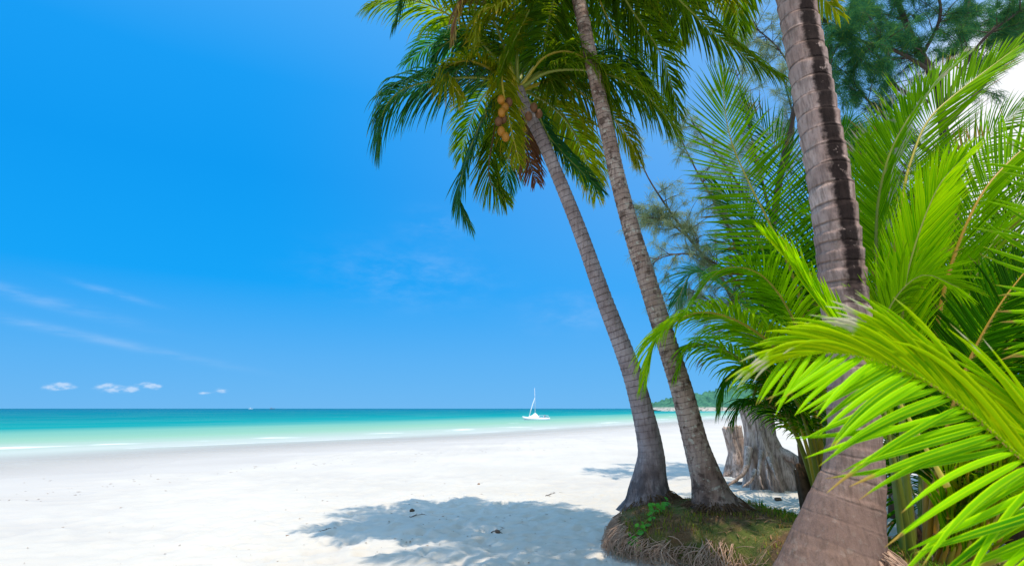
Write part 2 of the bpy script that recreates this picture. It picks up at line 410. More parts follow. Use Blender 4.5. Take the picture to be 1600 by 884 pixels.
# footprints along a trodden path
for k in range(70):
    a = k / 70
    cx = rng.uniform(-2.5, 1.2); cy = rng.uniform(5.5, 10.5); th = rng.uniform(0, 6.28)
    dx = GX - cx; dy = GY - cy
    lx = (dx * math.cos(th) + dy * math.sin(th)) / 0.14; ly = (-dx * math.sin(th) + dy * math.cos(th)) / 0.07
    q = lx * lx + ly * ly
    fine += -0.035 * np.exp(-q) + 0.014 * np.exp(-(np.sqrt(q) - 1.6) ** 2 * 3)
GZ = GZ + fine
ny, nx = GX.shape
ii = np.arange(ny * nx).reshape(ny, nx)
FQ = np.stack([ii[:-1, :-1], ii[:-1, 1:], ii[1:, 1:], ii[1:, :-1]], -1).reshape(-1, 4)
m, t, out = mat('white_sand')
geo = t.new('ShaderNodeNewGeometry'); pos = geo.outputs['Position']
px_, py_, pz_ = t.xyz(pos)
n1 = t.noise(pos, 0.35, 4, 0.6); n2 = t.noise(pos, 5.0, 5, 0.65); n3 = t.noise(pos, 60.0, 3, 0.6)
dry = t.mix(t.ss(n1, 0.3, 0.7), (0.51, 0.46, 0.40), (0.565, 0.512, 0.445))
dry = t.mix(t.m('MULTIPLY', t.ss(n3, 0.60, 0.75), 0.35), dry, (0.36, 0.31, 0.25))
dry = t.mix(t.m('MULTIPLY', t.ss(n2, 0.58, 0.75), 0.18), dry, (0.46, 0.39, 0.30))
strand = t.m('MULTIPLY', t.ss(t.noise(t.scale(pos, (0.35, 1.3, 1.0)), 1.0, 6, 0.7), 0.56, 0.66), 0.22)
dry = t.mix(strand, dry, (0.50, 0.43, 0.35))
wet = t.mix(t.ss(t.noise(t.scale(pos, (0.08, 0.4, 1)), 1.0, 4), 0.35, 0.65), (0.475, 0.425, 0.375), (0.515, 0.462, 0.405))
wf = t.ss(t.m('ADD', pz_, t.m('MULTIPLY', t.m('SUBTRACT', n1, 0.5), 0.05)), -0.02, -0.10)
col = t.mix(wf, dry, wet)
rough = t.m('SUBTRACT', 0.95, t.m('MULTIPLY', wf, 0.25))
bmp = t.bump(t.m('ADD', t.m('MULTIPLY', n2, 1.0), t.m('MULTIPLY', n3, 0.25)), 0.30, 0.04)
t.l.new(principled(t, col, rough, 0.15, bmp), out.inputs[0])
o = mesh('sand', np.stack([GX, GY, GZ], -1).reshape(-1, 3), FQ, m); o['kind'] = 'structure'
def sand_z(x, y):
    i = min(max(np.searchsorted(gx, x), 1), nx - 1); j = min(max(np.searchsorted(gy, y), 1), ny - 1)
    return float(GZ[j - 1:j + 1, i - 1:i + 1].mean())

# ------------------------------------------------------------------ sea: one sheet, rows follow the shoreline; attribute UV.x = distance from the shore
ys = np.r_[np.linspace(-60, 60, 90), np.geomspace(62, 900, 50), [1600, 4000, 12000, 30000]]
ds = np.r_[np.linspace(-3, 60, 40), np.geomspace(66, 40000, 40)]
V = []; U = []
for y in ys:
    x0 = float(xs_np(min(y, 900))) + (0 if y <= 900 else (y - 900) * 0.55)
    for d in ds:
        V.append((x0 - d / 0.80, y, ZW)); U.append((d, y))
n_, k_ = len(ys), len(ds)
ii = np.arange(n_ * k_).reshape(n_, k_)
FQ = np.stack([ii[:-1, 1:], ii[:-1, :-1], ii[1:, :-1], ii[1:, 1:]], -1).reshape(-1, 4)
m, t, out = mat('turquoise_sea')
uvn = t.new('ShaderNodeUVMap'); D, YY, _ = t.xyz(uvn.outputs[0])
geo = t.new('ShaderNodeNewGeometry'); pos = geo.outputs['Position']
wv = t.comb(t.m('MULTIPLY', D, 0.30), t.m('MULTIPLY', YY, 0.05))
wn = t.noise(wv, 1.0, 4, 0.6)
wn2 = t.noise(t.comb(t.m('MULTIPLY', D, 0.035), t.m('MULTIPLY', YY, 0.006)), 1.0, 4, 0.6)
Dw = t.m('ADD', D, t.m('MULTIPLY', t.m('SUBTRACT', wn, 0.5), 6.0))
Dw = t.m('MULTIPLY', Dw, t.m('ADD', 0.75, t.m('MULTIPLY', wn2, 0.5)))
lg = t.m('DIVIDE', t.m('LOGARITHM', t.m('MAXIMUM', t.m('ADD', Dw, 1.0), 1.0), 10.0), 3.6)
import math as _m
def LP(d): return _m.log10(d + 1) / 3.6
col = t.ramp(lg, [(LP(0), (0.50, 0.475, 0.455)), (LP(5), (0.50, 0.49, 0.455)), (LP(11), (0.38, 0.425, 0.37)), (LP(20), (0.22, 0.38, 0.28)), (LP(33), (0.13, 0.33, 0.27)),
                  (LP(48), (0.006, 0.235, 0.235)), (LP(110), (0.0, 0.17, 0.205)), (LP(400), (0.0, 0.13, 0.20)), (LP(2500), (0.0, 0.11, 0.195))])
streak = t.noise(t.comb(t.m('MULTIPLY', D, 0.5), t.m('MULTIPLY', YY, 0.03), 4.0), 1.0, 3, 0.6)
col = t.mix(t.m('MULTIPLY', t.ss(streak, 0.5, 0.7), t.m('MULTIPLY', t.ss(D, 4, 20), 0.16)), col, (0.42, 0.54, 0.50))
# breaking foam lines
def foam(d0, w, thr, ysc, amp, z):
    dd = t.m('ABSOLUTE', t.m('SUBTRACT', t.m('ADD', D, t.m('MULTIPLY', t.m('SUBTRACT', t.noise(t.comb(t.m('MULTIPLY', YY, 0.05), z), 1.0, 4), 0.5), amp)), d0))
    line = t.ss(dd, w, w * 0.35)
    return t.m('MULTIPLY', line, t.ss(t.noise(t.comb(t.m('MULTIPLY', YY, ysc), z + 7.0, t.m('MULTIPLY', D, 0.15)), 1.0, 4, 0.6), thr, thr + 0.06))
fo = t.m('MAXIMUM', foam(12.5, 1.2, 0.53, 0.17, 9.0, 1.0), t.m('MULTIPLY', foam(8.0, 0.35, 0.50, 0.15, 5.0, 2.0), 0.6))
fo = t.m('MAXIMUM', fo, t.m('MULTIPLY', foam(22.0, 0.8, 0.60, 0.10, 9.0, 3.0), 0.6))
fo = t.m('MAXIMUM', fo, t.m('MULTIPLY', foam(3.5, 0.14, 0.45, 0.2, 4.0, 5.0), 0.5))
col = t.mix(t.m('MULTIPLY', fo, 0.95), col, (0.75, 0.75, 0.75))
df = t.new('ShaderNodeBsdfDiffuse'); t.l.new(col, df.inputs[0])
gl = t.new('ShaderNodeBsdfGlossy'); gl.inputs['Roughness'].default_value = 0.22
rip = t.noise(t.scale(pos, (0.9, 2.6, 1)), 1.0, 3, 0.6)
t.l.new(t.bump(rip, 0.25, 0.08), gl.inputs['Normal'])
mx = t.new('ShaderNodeMixShader'); t.put(mx.inputs[0], t.ss(D, 0.0, 30.0, 0.05, 0.02))
t.l.new(df.outputs[0], mx.inputs[1]); t.l.new(gl.outputs[0], mx.inputs[2])
tr = t.new('ShaderNodeBsdfTransparent'); mx2 = t.new('ShaderNodeMixShader')
t.put(mx2.inputs[0], t.m('MAXIMUM', t.ss(D, 0.0, 10.0, 0.06, 1.0), fo))
t.l.new(tr.outputs[0], mx2.inputs[1]); t.l.new(mx.outputs[0], mx2.inputs[2]); t.l.new(mx2.outputs[0], out.inputs[0])
o = mesh('sea', V, FQ, m, uv=U); o['kind'] = 'structure'

# ------------------------------------------------------------------ headland
m, t, out = mat('wooded_headland')
tcn = t.new('ShaderNodeTexCoord'); ob = tcn.outputs['Object']; oz = t.xyz(ob)[2]
c = t.mix(t.ss(t.noise(ob, 0.25, 5, 0.65), 0.35, 0.65), (0.03, 0.10, 0.075), (0.07, 0.19, 0.11))
c = t.mix(t.m('MULTIPLY', t.ss(oz, 3.2, 1.6), t.ss(t.noise(ob, 0.5, 3), 0.35, 0.5)), c, (0.42, 0.36, 0.31))
t.l.new(principled(t, c, 0.9, 0.05), out.inputs[0])
HY = 420.0
hx = np.linspace(P(1030, 638, HY).x, P(1560, 638, HY).x, 190); hv = np.linspace(0, 1, 34)
prof = np.interp(hx, [P(q, 638, HY).x for q in (1030, 1050, 1075, 1110, 1150, 1230, 1400, 1560)], [0.6, 5, 9.5, 12, 15, 22, 26, 20])
V = []
for j, q in enumerate(hv):
    for i, x in enumerate(hx):
        yy = HY - 10 + q * 120
        s_ = math.sin(math.pi * min(1, q * 1.02)) ** 0.55
        tree = 0.75 + 0.45 * abs(fbm(x * 0.16, yy * 0.16, 0, 4))
        V.append((x + 2 * fbm(x * .2, yy * .2, 4), yy, ZW - 0.5 + prof[i] * s_ * tree + 1.2 * s_))
ii = np.arange(len(hv) * len(hx)).reshape(len(hv), len(hx))
FQ = np.stack([ii[:-1, :-1], ii[:-1, 1:], ii[1:, 1:], ii[1:, :-1]], -1).reshape(-1, 4)
o = mesh('headland', V, FQ, m, smooth=False); o['kind'] = 'structure'

# ------------------------------------------------------------------ mound
mxs = np.arange(0.85, 5.9, 0.045); mys = np.arange(3.3, 8.7, 0.045)
MX, MY = np.meshgrid(mxs, mys); MZ = mound_h(MX, MY)
ny2, nx2 = MX.shape
ii = np.arange(ny2 * nx2).reshape(ny2, nx2)
FQ = np.stack([ii[:-1, :-1], ii[:-1, 1:], ii[1:, 1:], ii[1:, :-1]], -1).reshape(-1, 4)
m, t, out = mat('mound_soil')
geo = t.new('ShaderNodeNewGeometry'); pos = geo.outputs['Position']
n1 = t.noise(pos, 2.2, 4, 0.6); n2 = t.noise(pos, 18.0, 5, 0.7)
c = t.mix(t.ss(n1, 0.4, 0.6), (0.14, 0.085, 0.045), (0.10, 0.12, 0.03))
c = t.mix(t.m('MULTIPLY', t.ss(n2, 0.5, 0.7), 0.6), c, (0.34, 0.22, 0.11))
mzz = t.xyz(pos)[2]
c = t.mix(t.ss(t.m('ADD', mzz, t.m('MULTIPLY', t.m('SUBTRACT', n1, 0.5), 0.22)), 0.10, 0.02), c, (0.50, 0.45, 0.39))
t.l.new(principled(t, c, 0.95, 0.05, t.bump(n2, 0.8, 0.05)), out.inputs[0])
mo = mesh('mound', np.stack([MX, MY, MZ], -1).reshape(-1, 3), FQ, m); mo['kind'] = 'structure'
def mz(x, y): return float(mound_h(np.array([x]), np.array([y]))[0])
def ground(x, y): return max(mz(x, y), sand_z(x, y))

# grass on the mound (one mass)
m, t, out = mat('mound_grass')
uvn = t.new('ShaderNodeUVMap'); U_, V_, _ = t.xyz(uvn.outputs[0])
c = t.ramp(V_, [(0.0, (0.16, 0.085, 0.035)), (0.35, (0.34, 0.20, 0.08)), (0.55, (0.26, 0.26, 0.03)), (0.8, (0.12, 0.28, 0.015)), (1.0, (0.06, 0.24, 0.015))])
d_ = t.new('ShaderNodeBsdfDiffuse'); t.l.new(c, d_.inputs[0])
tl = t.new('ShaderNodeBsdfTranslucent'); t.l.new(c, tl.inputs[0])
mx = t.new('ShaderNodeMixShader'); mx.inputs[0].default_value = 0.4
t.l.new(d_.outputs[0], mx.inputs[1]); t.l.new(tl.outputs[0], mx.inputs[2]); t.l.new(mx.outputs[0], out.inputs[0])
N_ = 30000
gxr = rng.uniform(0.95, 5.6, N_); gyr = rng.uniform(3.5, 8.5, N_)
sd = poly_sd(gxr, gyr); ok = sd > 0.06; gxr, gyr, sd = gxr[ok], gyr[ok], sd[ok]
gz = mound_h(gxr, gyr)
clump = np.array([fbm(a * 1.7, b * 1.7, 1.5, 3) for a, b in zip(gxr, gyr)])
keep = rng.random(len(gxr)) < np.clip(0.55 + clump * 1.9, 0.10, 1); gxr, gyr, gz, clump = gxr[keep], gyr[keep], gz[keep], clump[keep]
n_ = len(gxr)
L_ = rng.uniform(0.015, 0.06, n_) * (1 + 1.3 * np.clip(clump, -0.4, 1)); a_ = rng.uniform(0, 6.283, n_); lean = rng.uniform(0.2, 1.3, n_)
W_ = rng.uniform(0.0025, 0.006, n_)
ca, sa = np.cos(a_), np.sin(a_)
b0 = np.stack([gxr - sa * W_, gyr + ca * W_, gz - 0.01], -1); b1 = np.stack([gxr + sa * W_, gyr - ca * W_, gz - 0.01], -1)
mid = np.stack([gxr + ca * lean * L_ * .35, gyr + sa * lean * L_ * .35, gz + L_ * .6], -1); ofs = np.stack([-sa * W_ * .7, ca * W_ * .7, 0 * W_], -1)
tip = np.stack([gxr + ca * lean * L_, gyr + sa * lean * L_, gz + L_ * (1.0 - 0.3 * lean)], -1)
V = np.stack([b0, b1, mid - ofs, mid + ofs, tip - ofs * .1, tip + ofs * .1], 1).reshape(-1, 3)
bi = np.arange(n_) * 6
FQ = np.concatenate([np.stack([bi, bi + 1, bi + 2, bi + 3], -1), np.stack([bi + 3, bi + 2, bi + 4, bi + 5], -1)])
gcol = np.clip(0.34 + 0.55 * clump + 0.10 * (gxr - 2.2) + rng.normal(0, 0.16, n_), 0, 1)
U = np.repeat(np.stack([np.zeros(n_), gcol], -1), 6, axis=0)
o = mesh('grass', V, FQ, m, uv=U); o['kind'] = 'stuff'

# pale root fringe on the seaward bank of the mound (uncountable)
M_root = plain('pale_roots', (0.40, 0.26, 0.185), 0.9, 0.05, 0.65, 6)
A = Acc()
edge = [(1.45, 7.95), (1.28, 7.75), (1.10, 7.05), (1.15, 6.65), (1.4, 6.36), (1.85, 6.22), (2.2, 5.95), (2.3, 5.4)]
E = np.array(edge); el_ = np.r_[0, np.cumsum(np.linalg.norm(np.diff(E, axis=0), axis=1))]
for k in range(850):
    s_ = rng.uniform(0.0, el_[-1]); ex = np.interp(s_, el_, E[:, 0]); ey = np.interp(s_, el_, E[:, 1])
    inn = rng.uniform(0.03, 0.15); cx, cy = 2.7, 7.0
    d_ = np.array([cx - ex, cy - ey]); d_ /= np.linalg.norm(d_)
    tx, ty = ex + d_[0] * inn, ey + d_[1] * inn
    top = np.array([tx, ty, mz(tx, ty) + 0.012])
    sw = rng.normal(0, 0.10)
    ox, oy = ex - d_[0] * rng.uniform(-0.03, 0.09) - d_[1] * sw, ey - d_[1] * rng.uniform(-0.03, 0.09) + d_[0] * sw
    end = np.array([ox, oy, max(mz(ox, oy), sand_z(ox, oy)) + rng.uniform(0.0, 0.10)])
    mid = (top + end) / 2 + np.array([-d_[0] * 0.05 + rng.normal(0, .014), -d_[1] * 0.05 + rng.normal(0, .014), 0.02 + rng.normal(0, .015)])
    pts, _ = catmull([top, mid, end], 6)
    r_ = rng.uniform(0.0018, 0.005) if k % 8 else rng.uniform(0.005, 0.009)
    A.add(*tube(pts, np.linspace(r_, r_ * .5, 6), 4, True))
o = A.build('root_fringe', M_root); o['kind'] = 'stuff'

# ------------------------------------------------------------------ palms
def leaflets(Pc, T, N, m, parent, Lmax, n, t0, droop, vang, base_ang, tip_ang, W, rs, side_scale, S, tipend=0.995, curlrand=0.12, name='frond', prof=None, jit=1.0):
    M = len(Pc); VV = []; UU = []; FF = []; b = 0
    sg = np.linspace(0, 1, M)
    for side in (1, -1):
        ts = np.linspace(t0, tipend, n) + rs.normal(0, 0.25 * jit / n, n); ts = np.clip(ts, t0, 1)
        keep = rs.random(n) > 0.03; ts = ts[keep]; k = len(ts)
        x = (ts - t0) / (1 - t0)
        ip = lambda A_: np.stack([np.interp(ts, sg, A_[:, c]) for c in range(3)], 1)
        p = ip(Pc); Tt = nrm(ip(T)); Nn = ip(N); Nn = nrm(Nn - Tt * np.sum(Nn * Tt, 1, keepdims=True))
        B = np.cross(Tt, Nn) * side
        a = np.radians(np.interp(x, [0, .6, 1], [base_ang, base_ang * .42 + .58 * (base_ang * .4 + tip_ang * .6) if jit > .9 else base_ang * .88, tip_ang]) + rs.normal(0, 4 * jit, k))[:, None]
        v = np.radians(vang + rs.normal(0, 7 * jit, k))[:, None]
        d = np.cos(a) * Tt + np.sin(a) * (np.cos(v) * B + np.sin(v) * Nn)
        d = nrm(d + rs.normal(0, 0.05 * jit, (k, 3)))
        nl = nrm(Nn * np.cos(v) - B * np.sin(v) + rs.normal(0, 0.12, (k, 3)))
        L = Lmax * side_scale[0 if side == 1 else 1] * np.interp(x, *(prof or ([0, .12, .3, .6, .85, 1], [.55, .85, 1, .9, .62, .36]))) * rs.uniform(.88, 1.08, k)
        w_ = W * np.interp(x, [0, .3, .8, 1], [.7, 1, .8, .5]) * rs.uniform(.85, 1.15, k)
        dr = droop * rs.uniform(.65, 1.35, k)
        side_curl = rs.normal(0, curlrand, (k, 1))
        rnd = rs.random(k)
        rows = []
        for s_ in range(S + 1):
            u = s_ / S
            wp = (w_ * np.interp(u, [0, .06, .3, .6, .85, 1], [.30, .8, 1, .85, .45, .03]))[:, None]
            ax = nrm(np.cross(d, nl)); nn = np.cross(ax, d)
            rows.append(np.stack([p - ax * wp / 2 - nn * wp * .22, p + nn * wp * .22, p + ax * wp / 2 - nn * wp * .22], 1))
            UU.append(None)
            p = p + d * (L / S)[:, None]
            d = nrm(d + np.array([0, 0, -1.0]) * (dr * (0.35 + 1.1 * u) * 2.0 / S)[:, None] + ax * side_curl * (2.0 / S))
            nl = nrm(nl - d * np.sum(nl * d, 1, keepdims=True))
        UU = [q for q in UU if q is not None]
        Vv = np.stack(rows, 1)                      # k, S+1, 3, 3
        VV.append(Vv.reshape(-1, 3))
        uvu = np.broadcast_to(np.linspace(0, 1, S + 1)[None, :, None], (k, S + 1, 3)); uvv = np.broadcast_to(rnd[:, None, None], (k, S + 1, 3))
        UU.append(np.stack([uvu, uvv], -1).reshape(-1, 2))
        idx = (np.arange(k)[:, None, None] * (S + 1) * 3 + np.arange(S)[None, :, None] * 3 + np.arange(2)[None, None, :]) + b
        FF.append(np.stack([idx, idx + 1, idx + 4, idx + 3], -1).reshape(-1, 4))
        if side == 1: U1 = UU[-1]; UU = []
        b += k * (S + 1) * 3
    VA = np.concatenate(VV)
    return mesh(name, VA, np.concatenate(FF), m, parent, np.concatenate([U1, UU[-1]]), smooth=False, cross=np.tile([0., 1., 0.], len(VA) // 3))
_seed = [100]
def frond(palm, ctrl, m, rm, Lmax=0.8, n=70, t0=0.22, droop=0.6, vang=15, ba=62, ta=25, W=0.04, hint=(0, 0, 1), mid=0.5, r0=0.03, ss=(1, 1), S=6, seed=None, curl=0.12, tipend=0.995, prof=None, jit=1.0):
    _seed[0] += 1
    rs = np.random.default_rng(seed or _seed[0])
    Pc, L = catmull(ctrl, 48); T, N = frames(Pc, hint, mid)
    fo = leaflets(Pc, T, N, m, palm, Lmax, n, t0, droop, vang, ba, ta, W, rs, ss, S, tipend, curl, 'frond', prof, jit)
    q = np.linspace(0, 1, 48)
    rad = r0 * np.interp(q, [0, .06, .25, .6, 1], [1.5, 1.05, .75, .42, .08])
    V_, F_, U_ = tube(Pc, rad, 7)
    mesh('rachis', V_, F_, rm, fo, U_)
    return fo
def PX(pts): return [P(*p) for p in pts]
def PXD(yo, yn, pts): return [P(a, b, yn + (c - yo) * .85) for a, b, c in pts]
def arch(hub, az_deg, el_deg, L, sag, n=7, bend=0.0):
    a, e = R(az_deg), R(el_deg); d = np.array([math.sin(a) * math.cos(e), math.cos(a) * math.cos(e), math.sin(e)])
    p = np.array(hub); out = [p.copy()]
    for k in range(n):
        p = p + d * L / n; out.append(p.copy())
        d = d + np.array([0, 0, -1.0]) * sag * (0.5 + k / n) / n * 2 + np.array([math.cos(a), -math.sin(a), 0]) * bend / n
        d /= np.linalg.norm(d)
    return out
def trunk(palm, path, m, period, step, wob=0.02, seg=36, rootflare=0.0, dens=0.016):
    """path: (px, py, width px, Y) from the base upward"""
    ctrl = [P(x, y, Y) for x, y, w_, Y in path]
    rr = [pxm(w_, Y, y) / 2 for x, y, w_, Y in path]
    c0, L = catmull(ctrl, 200)
    M = int(L / dens); Pc, L = catmull(ctrl, M)
    dc = np.r_[0, np.cumsum([np.linalg.norm(np.array(ctrl[i + 1]) - np.array(ctrl[i])) for i in range(len(ctrl) - 1)])]; dc = dc / dc[-1] * L
    s_ = np.linspace(0, L, M); rad = np.interp(s_, dc, rr)
    for _ in range(12): rad[1:-1] = (rad[:-2] + rad[2:] + 2 * rad[1:-1]) / 4
    T, N = frames(Pc, (0, 1, 0.05)); B = np.cross(T, N)      # u = 0.5 faces the camera
    a = np.linspace(0, 2 * np.pi, seg, endpoint=False)
    V = np.zeros((M, seg, 3)); soft_ = np.interp(s_, [0, .5, 1.8], [.25, .4, 1.0])
    for i in range(M):
        for j in range(seg):
            nzv = fbm(Pc[i][0] * .7 + math.cos(a[j]) * .6, math.sin(a[j]) * .6, Pc[i][2] * .9, 3)
            ph = ((s_[i] + 0.03 * math.sin(a[j] + s_[i] * 2) + 0.02 * nzv) / period + 0.5 * fbm(s_[i] * 1.3, 0, 0, 2)) % 1.0
            saw = (ph - 0.5) * step * (1 + 0.8 * fbm(math.cos(a[j]), math.sin(a[j]), s_[i] * 3, 2)) if ph < 0.9 else (0.4 - (ph - 0.9) * 9) * step
            r_ = rad[i] * (1 + wob * nzv) + saw * soft_[i]
            if rootflare:
                q = math.exp(-s_[i] / 0.28)
                r_ *= 1 + rootflare * q * (0.5 + 0.9 * fbm(math.cos(a[j]) * 1.6, math.sin(a[j]) * 1.6, 3.3, 3) + 0.25 * fbm(math.cos(a[j]) * 5, math.sin(a[j]) * 5, s_[i] * 2, 2))
            V[i, j] = Pc[i] + r_ * (math.cos(a[j]) * N[i] + math.sin(a[j]) * B[i])
    V = np.concatenate([V, V[:, :1]], 1).reshape(-1, 3)       # seam column for clean UVs
    sg = seg + 1
    ii = np.arange(M * sg).reshape(M, sg)
    FQ = np.stack([ii[:-1, :-1], ii[:-1, 1:], ii[1:, 1:], ii[1:, :-1]], -1).reshape(-1, 4)
    U = [(j / seg, s_[i]) for i in range(M) for j in range(sg)]
    return mesh('trunk', V, FQ, m, palm, U), Vector(Pc[-1])
def uvsphere(c, r, sx=1, sz=1, seg=14, rings=9):
    V = []; Fc = []
    for i in range(rings + 1):
        th = math.pi * i / rings
        for j in range(seg):
            ph = 2 * math.pi * j / seg
            V.append((c[0] + r * sx * math.sin(th) * math.cos(ph), c[1] + r * sx * math.sin(th) * math.sin(ph), c[2] + r * sz * math.cos(th)))
    for i in range(rings):
        for j in range(seg):
            Fc.append((i * seg + j, (i + 1) * seg + j, (i + 1) * seg + (j + 1) % seg, i * seg + (j + 1) % seg))
    return V, Fc

# ---- slender leaning palm (hub in view)
b1 = P(1018, 792, 7.72)
palm1 = thing('coconut_palm', 'slender leaning coconut palm whose whole crown hangs over the beach, dark blotched base', 'palm tree', b1)
tr1, hub1 = trunk(palm1, [(1016, 800, 80, 7.72), (1016, 783, 68, 7.72), (1015, 765, 59, 7.72), (1016, 740, 48, 7.72), (1017, 705, 39, 7.71), (1006, 650, 34, 7.69), (985, 575, 30, 7.65), (945, 470, 26, 7.58), (900, 345, 22, 7.48), (850, 225, 19.5, 7.37), (822, 172, 19, 7.32), (808, 140, 22, 7.3)],
      M_trunk1, 0.085, 0.007, rootflare=0.42)
H1 = [(810, 140, 8.62)]
Y1 = 8.6
# seaward fronds, leaflets hanging
frond(palm1, PXD(8.6, 7.3, [(806, 142, 8.6), (760, 122, 8.4), (690, 124, 8.2), (630, 140, 8.1), (600, 172, 8.05), (592, 225, 8.0)]), M_bluegreen, M_rachisG, 1.0, 119, 0.12, 1.5, 5, 58, 25, 0.029, S=7)
frond(palm1, PXD(8.6, 7.3, [(806, 140, 8.6), (770, 160, 8.3), (742, 215, 8.1), (722, 275, 8.0), (718, 315, 8.0), (735, 352, 8.0)]), M_bluegreen, M_rachisG, 0.59, 103, 0.18, 0.75, 0, 50, 22, 0.027, hint=(-1, -.3, .4))
frond(palm1, PXD(8.6, 7.3, [(806, 142, 8.6), (782, 175, 8.45), (768, 230, 8.4), (765, 280, 8.4), (790, 316, 8.4)]), M_mature, M_rachisB, 0.57, 89, 0.2, 0.9, 0, 50, 25, 0.027, hint=(-.6, -.8, .2))
frond(palm1, PXD(8.6, 7.3, [(808, 138, 8.6), (792, 98, 8.3), (782, 90, 8.2), (786, 140, 8.2), (797, 195, 8.2), (812, 255, 8.2)]), M_yellow, M_rachisY, 0.48, 89, 0.25, 1.0, 5, 50, 25, 0.025, hint=(-.3, -1, .3))
frond(palm1, PXD(8.6, 7.3, [(812, 142, 8.7), (826, 185, 9.1), (824, 235, 9.3), (838, 285, 9.3)]), M_dead, M_rachisB, 0.48, 74, 0.2, 1.0, 0, 50, 30, 0.025, hint=(0, -1, .2))
frond(palm1, PXD(8.6, 7.3, [(812, 140, 8.6), (838, 175, 8.8), (858, 215, 9.0), (895, 255, 9.0), (938, 296, 9.0)]), M_bluegreen, M_rachisG, 0.59, 97, 0.15, 0.7, 8, 55, 25, 0.027, hint=(.2, -.6, .8))
frond(palm1, PXD(8.6, 7.3, [(814, 138, 8.6), (860, 112, 8.4), (930, 112, 8.2), (1000, 140, 8.1), (1055, 200, 8.1)]), M_mature, M_rachisG, 0.91, 121, 0.14, 1.4, 5, 58, 25, 0.029)
frond(palm1, PXD(8.6, 7.3, [(814, 140, 8.6), (870, 128, 8.9), (930, 160, 9.1), (975, 205, 9.2), (998, 250, 9.2)]), M_yellow, M_rachisY, 0.72, 110, 0.15, 1.3, 5, 58, 25, 0.029)
frond(palm1, PXD(8.6, 7.3, [(812, 138, 8.6), (850, 90, 8.4), (895, 82, 8.3), (935, 115, 8.2), (955, 180, 8.2)]), M_mature, M_rachisY, 0.67, 110, 0.15, 1.2, 5, 58, 25, 0.029)
frond(palm1, PXD(8.6, 7.3, [(808, 136, 8.6), (775, 80, 8.6), (725, 60, 8.6), (688, 75, 8.6), (672, 118, 8.6)]), M_bluegreen, M_rachisG, 0.57, 97, 0.2, 1.2, 5, 55, 25, 0.027)
frond(palm1, PXD(8.6, 7.3, [(808, 136, 8.6), (770, 110, 8.3), (730, 95, 8.0), (695, 110, 7.9), (720, 150, 7.85)]), M_yellow, M_rachisY, 0.57, 97, 0.2, 1.1, 5, 55, 25, 0.027)
rr_ = np.random.default_rng(3)
for k, (a_, e_, L_, sg_) in enumerate([(20, 60, 2.5, 1.2), (75, 45, 2.7, 1.3), (180, 66, 2.2, 1.3), (215, 60, 2.4, 1.2), (255, 55, 2.6, 1.2), (300, 62, 2.6, 1.2), (335, 40, 2.7, 1.3), (45, 10, 2.5, 1.2), (30, 30, 2.7, 1.3), (0, 20, 2.5, 1.2)]):
    frond(palm1, arch(hub1, a_, e_, L_, sg_, bend=rr_.uniform(-.3, .3)), [M_mature, M_bluegreen, M_mature, M_yellow][k % 4], M_rachisG, 0.75, 94, 0.16, 1.2, 6, 58, 25, 0.029)
M_coco = plain('orange_coconut', (0.40, 0.16, 0.015), 0.45, 0.3, 0.3, 8)
M_cocod = plain('brown_coconut', (0.16, 0.07, 0.03), 0.6, 0.2, 0.3, 8)
for k, (x, y, Y, mm) in enumerate([(783, 156, 8.3, M_coco), (789, 168, 8.35, M_coco), (784, 176, 8.25, M_coco), (779, 190, 8.3, M_cocod), (786, 186, 8.35, M_cocod), (783, 205, 8.3, M_coco), (790, 214, 8.3, M_coco), (795, 160, 8.4, M_cocod), (834, 168, 8.5, M_cocod), (842, 178, 8.6, M_cocod), (826, 182, 8.4, M_cocod)]):
    V_, F_ = uvsphere(P(x, y, 7.3 + (Y - 8.95) * .85), 0.058, 0.9, 1.15)
    mesh('coconut', V_, F_, mm, palm1)

pts, _ = catmull([hub1, P(796, 138, 7.05), P(785, 158, 6.98), P(784, 205, 6.98)], 16)
V_, F_, U_ = tube(pts, np.linspace(.018, .008, 16), 7); mesh('fruit_stalk', V_, F_, M_rachisO, palm1, U_)
# ---- taller palm, crown above the top edge
b2 = P(1117, 800, 7.0)
palm2 = thing('coconut_palm', 'mottled coconut palm crossing behind the drooping frond, its crown above the picture', 'palm tree', b2)
tr2, hub2 = trunk(palm2, [(1127, 814, 96, 7.0), (1121, 797, 74, 7.0), (1113, 775, 58, 7.0), (1104, 745, 46, 7.0), (1087, 692, 38, 6.99), (1066, 612, 34, 6.97), (1042, 535, 31.5, 6.95), (1016, 452, 29.5, 6.92), (990, 370, 27, 6.9), (966, 282, 24.5, 6.87), (946, 192, 22.5, 6.84), (925, 100, 21, 6.81), (904, 0, 20.5, 6.78), (886, -70, 20, 6.76), (874, -112, 22, 6.75)],
      M_trunk2, 0.075, 0.008, rootflare=0.40)
HB = (872, -110, 7.9)
frond(palm2, PXD(7.9, 6.75, [HB, (790, -110, 7.7), (700, -70, 7.5), (640, -20, 7.4), (615, 40, 7.35)]), M_bluegreen, M_rachisG, 0.59, 112, 0.14, 1.4, 5, 58, 25, 0.029)
frond(palm2, PXD(7.9, 6.75, [HB, (820, -70, 7.6), (760, -30, 7.3), (722, 0, 7.2), (708, 60, 7.15)]), M_purple, M_rachisB, 0.57, 112, 0.14, 1.4, 5, 58, 25, 0.029)
frond(palm2, PXD(7.9, 6.75, [HB, (830, -50, 7.4), (790, 0, 7.1), (752, 20, 7.0), (740, 70, 7.0)]), M_yellow, M_rachisY, 0.57, 112, 0.14, 1.3, 5, 58, 25, 0.029)
